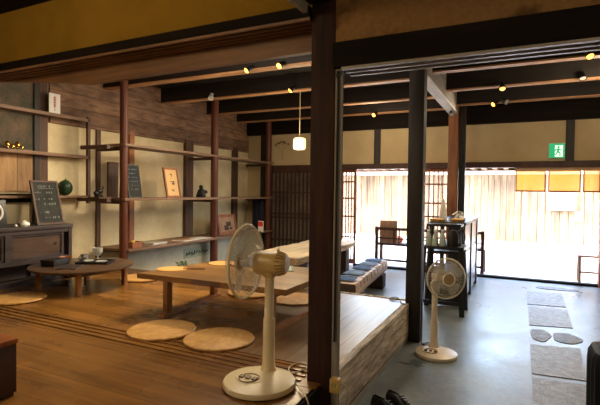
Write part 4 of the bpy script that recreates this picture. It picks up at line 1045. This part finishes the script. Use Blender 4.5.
def spotlight(loc, aim, label, lit=True, body='black', power=18, mount=(0, 0.02, 0.04)):
    t = thing('spotlight', label, 'spotlight', loc, 0, 'small ceiling spotlights')
    d = Vector(aim).normalized(); T = axisT((0,0,0), d)
    MB().tube([mount, (0,0,0)], 0.008, 8).build('bracket', M[body], t)
    MB().lathe([(0, -0.06), (0.020, -0.058), (0.026, -0.03), (0.036, 0.02), (0.042, 0.045), (0.038, 0.045), (0.030, 0.015), (0, 0.012)], (0,0,0), 20, T).build('shade', M[body], t)
    if lit:
        MB().ball((0,0,0), 1, T=T @ Matrix.Translation((0,0,0.035)) @ Matrix.Diagonal((0.033,0.033,0.022,1))).build('bulb', M['bulb'], t)
        L = bpy.data.lights.new('spot_lamp', 'SPOT'); L.energy = power*4.5; L.color = (1.0, 0.82, 0.58); L.spot_size = 1.75; L.spot_blend = 0.8; L.shadow_soft_size = 0.22
        o = bpy.data.objects.new('spot_lamp', L); COL.objects.link(o); o.parent = t
        o.matrix_local = axisT(d*0.07, -d)
    else:
        MB().lathe([(0, 0.03), (0.034, 0.034), (0.034, 0.038), (0, 0.036)], (0,0,0), 16, T).build('lens', M['frosted'], t)
    return t
spotlight((-2.86, 4.44, 2.825), (-0.45, -0.60, -0.62), 'lit spotlight on the first joist, left of the pair', True, 'black', 34, (0, 0.055, 0.05))
spotlight((-2.44, 4.44, 2.825), (-0.25, -0.75, -0.6), 'lit spotlight on the first joist, right of the pair by the big pillar', True, 'black', 26, (0, 0.055, 0.05))
spotlight((-2.88, 5.57, 2.835), (-0.5, -0.45, -0.7), 'lit spotlight on the second joist above the paper lantern', True, 'black', 30, (0, 0.055, 0.05))
spotlight((-4.26, 5.57, 2.84), (0.2, -0.5, -0.8), 'white unlit spotlight on the second joist above the middle round post', False, 'white_paint', 0, (0, 0.055, 0.05))
spotlight((0.57, 5.35, 2.83), (0.2, -0.5, -0.8), 'lit spotlight on the first passage joist at the right edge', True, 'black', 14, (0, 0.055, 0.05))
spotlight((-0.26, 6.39, 2.805), (0.1, -0.4, -0.8), 'lit spotlight on the second passage joist', True, 'black', 14, (0, 0.055, 0.05))
spotlight((-2.36, 7.75, 2.80), (-0.3, -0.7, -0.5), 'lit spotlight near the front beam, seen right of the big pillar', True, 'black', 12, (0, 0.055, 0.05))
spotlight((-0.40, 7.50, 2.80), (-0.6, -0.5, -0.5), 'lit spotlight on the third passage joist, aimed at the brown pillar', True, 'black', 12, (0, 0.065, 0.05))
spotlight((-0.27, 7.50, 2.82), (0.7, -0.5, -0.4), 'unlit metal spotlight on the third passage joist beside the lit one', False, 'silver', 0, (0, 0.065, 0.05))
spotlight((0.62, 6.39, 2.85), (0.1, -0.4, -0.8), 'unlit dark spotlight on the second passage joist under the far right', False, 'black', 0, (0, 0.055, 0.05))
spotlight((-1.02, 7.40, 2.67), (0.3, -0.7, -0.6), 'unlit black spotlight under the pale beam at the brown pillar', False, 'black', 0, (0, 0.0, 0.045))

# ------------------------------------------------------------------ foreground odds and ends
t = thing('wooden_chest', 'dark wooden chest at the lower left corner, iron handle on its end', 'chest', (-2.60, 1.05, H))
B(-0.36, 0.30, -0.40, 0.37, 0.02, 0.27, bevel=0.004).build('body', M['chest_side'], t)
B(-0.37, 0.305, -0.41, 0.375, 0.27, 0.295, bevel=0.004).build('top', M['chest'], t)  # light on the top painted in as a brighter wood
for x, y in ((-0.32,-0.36),(0.26,-0.36),(-0.32,0.33),(0.26,0.33)): B(x-0.03, x+0.03, y-0.03, y+0.03, 0, 0.02).build('foot', M['chest_side'], t)
MB().tube(smooth_pts([(0.30, 0.13, 0.20), (0.335, 0.13, 0.195), (0.345, 0.12, 0.10), (0.345, 0.02, 0.09), (0.335, 0.0, 0.195), (0.30, 0.0, 0.20)]), 0.010, 8).build('handle', M['black_metal'], t)

t = thing('ribbed_bin', 'black ribbed bin with rounded corners at the lower right edge', 'bin', (0.578, 3.02, 0))
m = MB(); n_ = 96; vs, fs = [], []
lv = [(0.0, 0.93), (0.02, 0.97), (0.12, 0.98), (0.46, 1.0), (0.52, 0.98), (0.548, 0.92), (0.556, 0.80)]
for z, s_ in lv:
    for k in range(n_):
        a = 2*PI*k/n_; ca, sa = math.cos(a), math.sin(a)
        q = (abs(ca)**5+abs(sa)**5)**(-1/5)
        rb = 1+ (0.022*math.cos(a*26) if 0.01 < z < 0.53 else 0)
        vs.append((0.215*q*ca*s_*rb, 0.17*q*sa*s_*rb, z))
for i in range(len(lv)-1):
    for k in range(n_): fs.append((i*n_+k, i*n_+(k+1) % n_, (i+1)*n_+(k+1) % n_, (i+1)*n_+k))
fs.append(tuple(reversed(range(n_))))
m._faces(vs, fs, None, 0, True); m.build('ribbed_body', M['rib_black'], t)
m = MB(); lid = [(0.215*0.79*(abs(math.cos(2*PI*k/n_))**5+abs(math.sin(2*PI*k/n_))**5)**(-.2)*math.cos(2*PI*k/n_), 0.17*0.79*(abs(math.cos(2*PI*k/n_))**5+abs(math.sin(2*PI*k/n_))**5)**(-.2)*math.sin(2*PI*k/n_)) for k in range(n_)]
m.prism(lid, 'Z', 0.545, 0.559); m.build('lid', M['rib_black'], t)

def shoe(loc, rz, label):
    t = thing('shoe', label, 'shoe', loc, rz, 'pair of black shoes by the step')
    # length along +Y (toe), 0.28 long
    secs = [(-0.135, 0.022, 0.03, 0.0, 0.075), (-0.125, 0.034, 0.0, 0.0, 0.085), (-0.08, 0.038, 0, 0, 0.088), (-0.03, 0.037, 0, 0, 0.092), (0.02, 0.040, 0, 0, 0.075), (0.07, 0.046, 0, 0, 0.056), (0.11, 0.043, 0, 0, 0.047), (0.135, 0.028, 0, 0, 0.038), (0.145, 0.010, 0, 0, 0.028)]
    m = MB(); vs, fs = [], []; n_ = 14
    for y, w_, _a, _b, hh in secs:
        for k in range(n_):
            a = PI*k/(n_-1)
            vs.append((w_*math.cos(a)*(1-0.18*math.sin(a)), y, 0.02+(hh-0.02)*max(0.0, math.sin(a))**0.75))
    for i in range(len(secs)-1):
        for k in range(n_-1):
            if 1 <= i <= 2 and 5 <= k <= 7: continue   # foot opening
            fs.append((i*n_+k, i*n_+k+1, (i+1)*n_+k+1, (i+1)*n_+k))
    fs.append(tuple(range(n_))); fs.append(tuple(reversed([(len(secs)-1)*n_+k for k in range(n_)])))
    m._faces(vs, fs, None, 0, True); m.build('upper', M['black_leather'], t)
    out = []
    for k in range(24):
        a = 2*PI*k/24; y = 0.146*math.sin(a); w_ = 0.041+0.008*math.sin(a)
        out.append((w_*math.cos(a)*(1-0.3*abs(math.sin(a))**6), y))
    m = MB(); m.prism(out, 'Z', 0, 0.026); m.build('sole', M['rubber_white'] , t)
    m = MB()
    for k in range(4): m.tube([(-0.022, 0.0+0.018*k, 0.086-0.009*k), (0, 0.003+0.018*k, 0.093-0.009*k), (0.022, 0.0+0.018*k, 0.086-0.009*k)], 0.0035, 5)
    m.build('laces', M['black'], t)
    m = MB(); m.box(-0.012, 0.012, -0.128, -0.122, 0.045, 0.083); m.build('heel_tab', M['black_leather'], t)
    return t
s0 = shoe((-0.675, 2.91, 0), -2.2, 'right black shoe on the concrete beside the step')
dup(s0, (-0.735, 2.80, 0), -2.1, 'left black shoe on the concrete, nearer the viewer')

# ------------------------------------------------------------------ lights, sky
w = bpy.data.worlds.new('sky'); scn.world = w; w.use_nodes = True
nt = w.node_tree; bg = nt.nodes['Background']
sk = nt.nodes.new('ShaderNodeTexSky'); sk.sky_type = 'NISHITA'; sk.sun_disc = False
sk.sun_elevation = math.radians(60); sk.sun_rotation = math.radians(200); sk.air_density = 1.0; sk.dust_density = 2.0
tint = nt.nodes.new('ShaderNodeMix'); tint.data_type = 'RGBA'; tint.blend_type = 'MULTIPLY'; tint.inputs['Factor'].default_value = 1.0
tint.inputs['B'].default_value = (1.12, 1.0, 0.86, 1)
nt.links.new(sk.outputs['Color'], tint.inputs['A']); nt.links.new(tint.outputs['Result'], bg.inputs['Color']); bg.inputs['Strength'].default_value = 3.0
S = bpy.data.lights.new('sun', 'SUN'); S.energy = 3.3; S.angle = math.radians(1.0); S.color = (1, 0.95, 0.88)
so = bpy.data.objects.new('sun', S); COL.objects.link(so); so.rotation_euler = (math.radians(28), math.radians(-8), 0)
def area(name, loc, rot, sx, sy, power, col):
    L = bpy.data.lights.new(name, 'AREA'); L.shape = 'RECTANGLE'; L.size = sx; L.size_y = sy; L.energy = power; L.color = col
    o = bpy.data.objects.new(name, L); COL.objects.link(o); o.location = loc; o.rotation_euler = rot; return o
def point(name, loc, power, col, r=0.12):
    L = bpy.data.lights.new(name, 'POINT'); L.energy = power; L.color = col; L.shadow_soft_size = r
    o = bpy.data.objects.new(name, L); COL.objects.link(o); o.location = loc; return o
point('room_lamp', (-2.6, 0.2, 2.5), 50, (1.0, 0.72, 0.40), 0.2)
point('passage_lamp', (0.9, 0.3, 2.6), 22, (1.0, 0.80, 0.55), 0.2)
point('entrance_lamp', (0.9, 6.0, 2.55), 38, (1.0, 0.80, 0.55), 0.25)
point('hall_lamp', (-2.2, 7.2, 2.5), 22, (1.0, 0.80, 0.55), 0.25)
point('tatami_lamp', (-2.5, 3.3, 2.62), 62, (1.0, 0.87, 0.68), 0.45)  # added unseen soft fill, brightens the shelf wall
point('lantern_lamp', (-2.80, 5.5, 2.0), 30, (1.0, 0.80, 0.52), 0.10)

# ------------------------------------------------------------------ camera
cam = bpy.data.cameras.new('camera'); co = bpy.data.objects.new('camera', cam); COL.objects.link(co)
yaw, pitch, roll = math.radians(26.174), math.radians(1.3313), math.radians(-0.7542)
fwd = Vector((-math.sin(yaw)*math.cos(pitch), math.cos(yaw)*math.cos(pitch), -math.sin(pitch)))
r0 = Vector((math.cos(yaw), math.sin(yaw), 0)); d0 = fwd.cross(r0)
rt = math.cos(roll)*r0 + math.sin(roll)*d0; dn = -math.sin(roll)*r0 + math.cos(roll)*d0
co.matrix_world = Matrix(((rt.x, -dn.x, -fwd.x, 0), (rt.y, -dn.y, -fwd.y, 0), (rt.z, -dn.z, -fwd.z, 1.41), (0, 0, 0, 1)))
cam.sensor_width = 36.0; cam.lens = 36.0*451.52/600.0; cam.clip_start = 0.05; cam.clip_end = 200
scn.camera = co
scn.view_settings.view_transform = 'Standard'
scn.view_settings.look = 'None'
scn.view_settings.exposure = 0.3
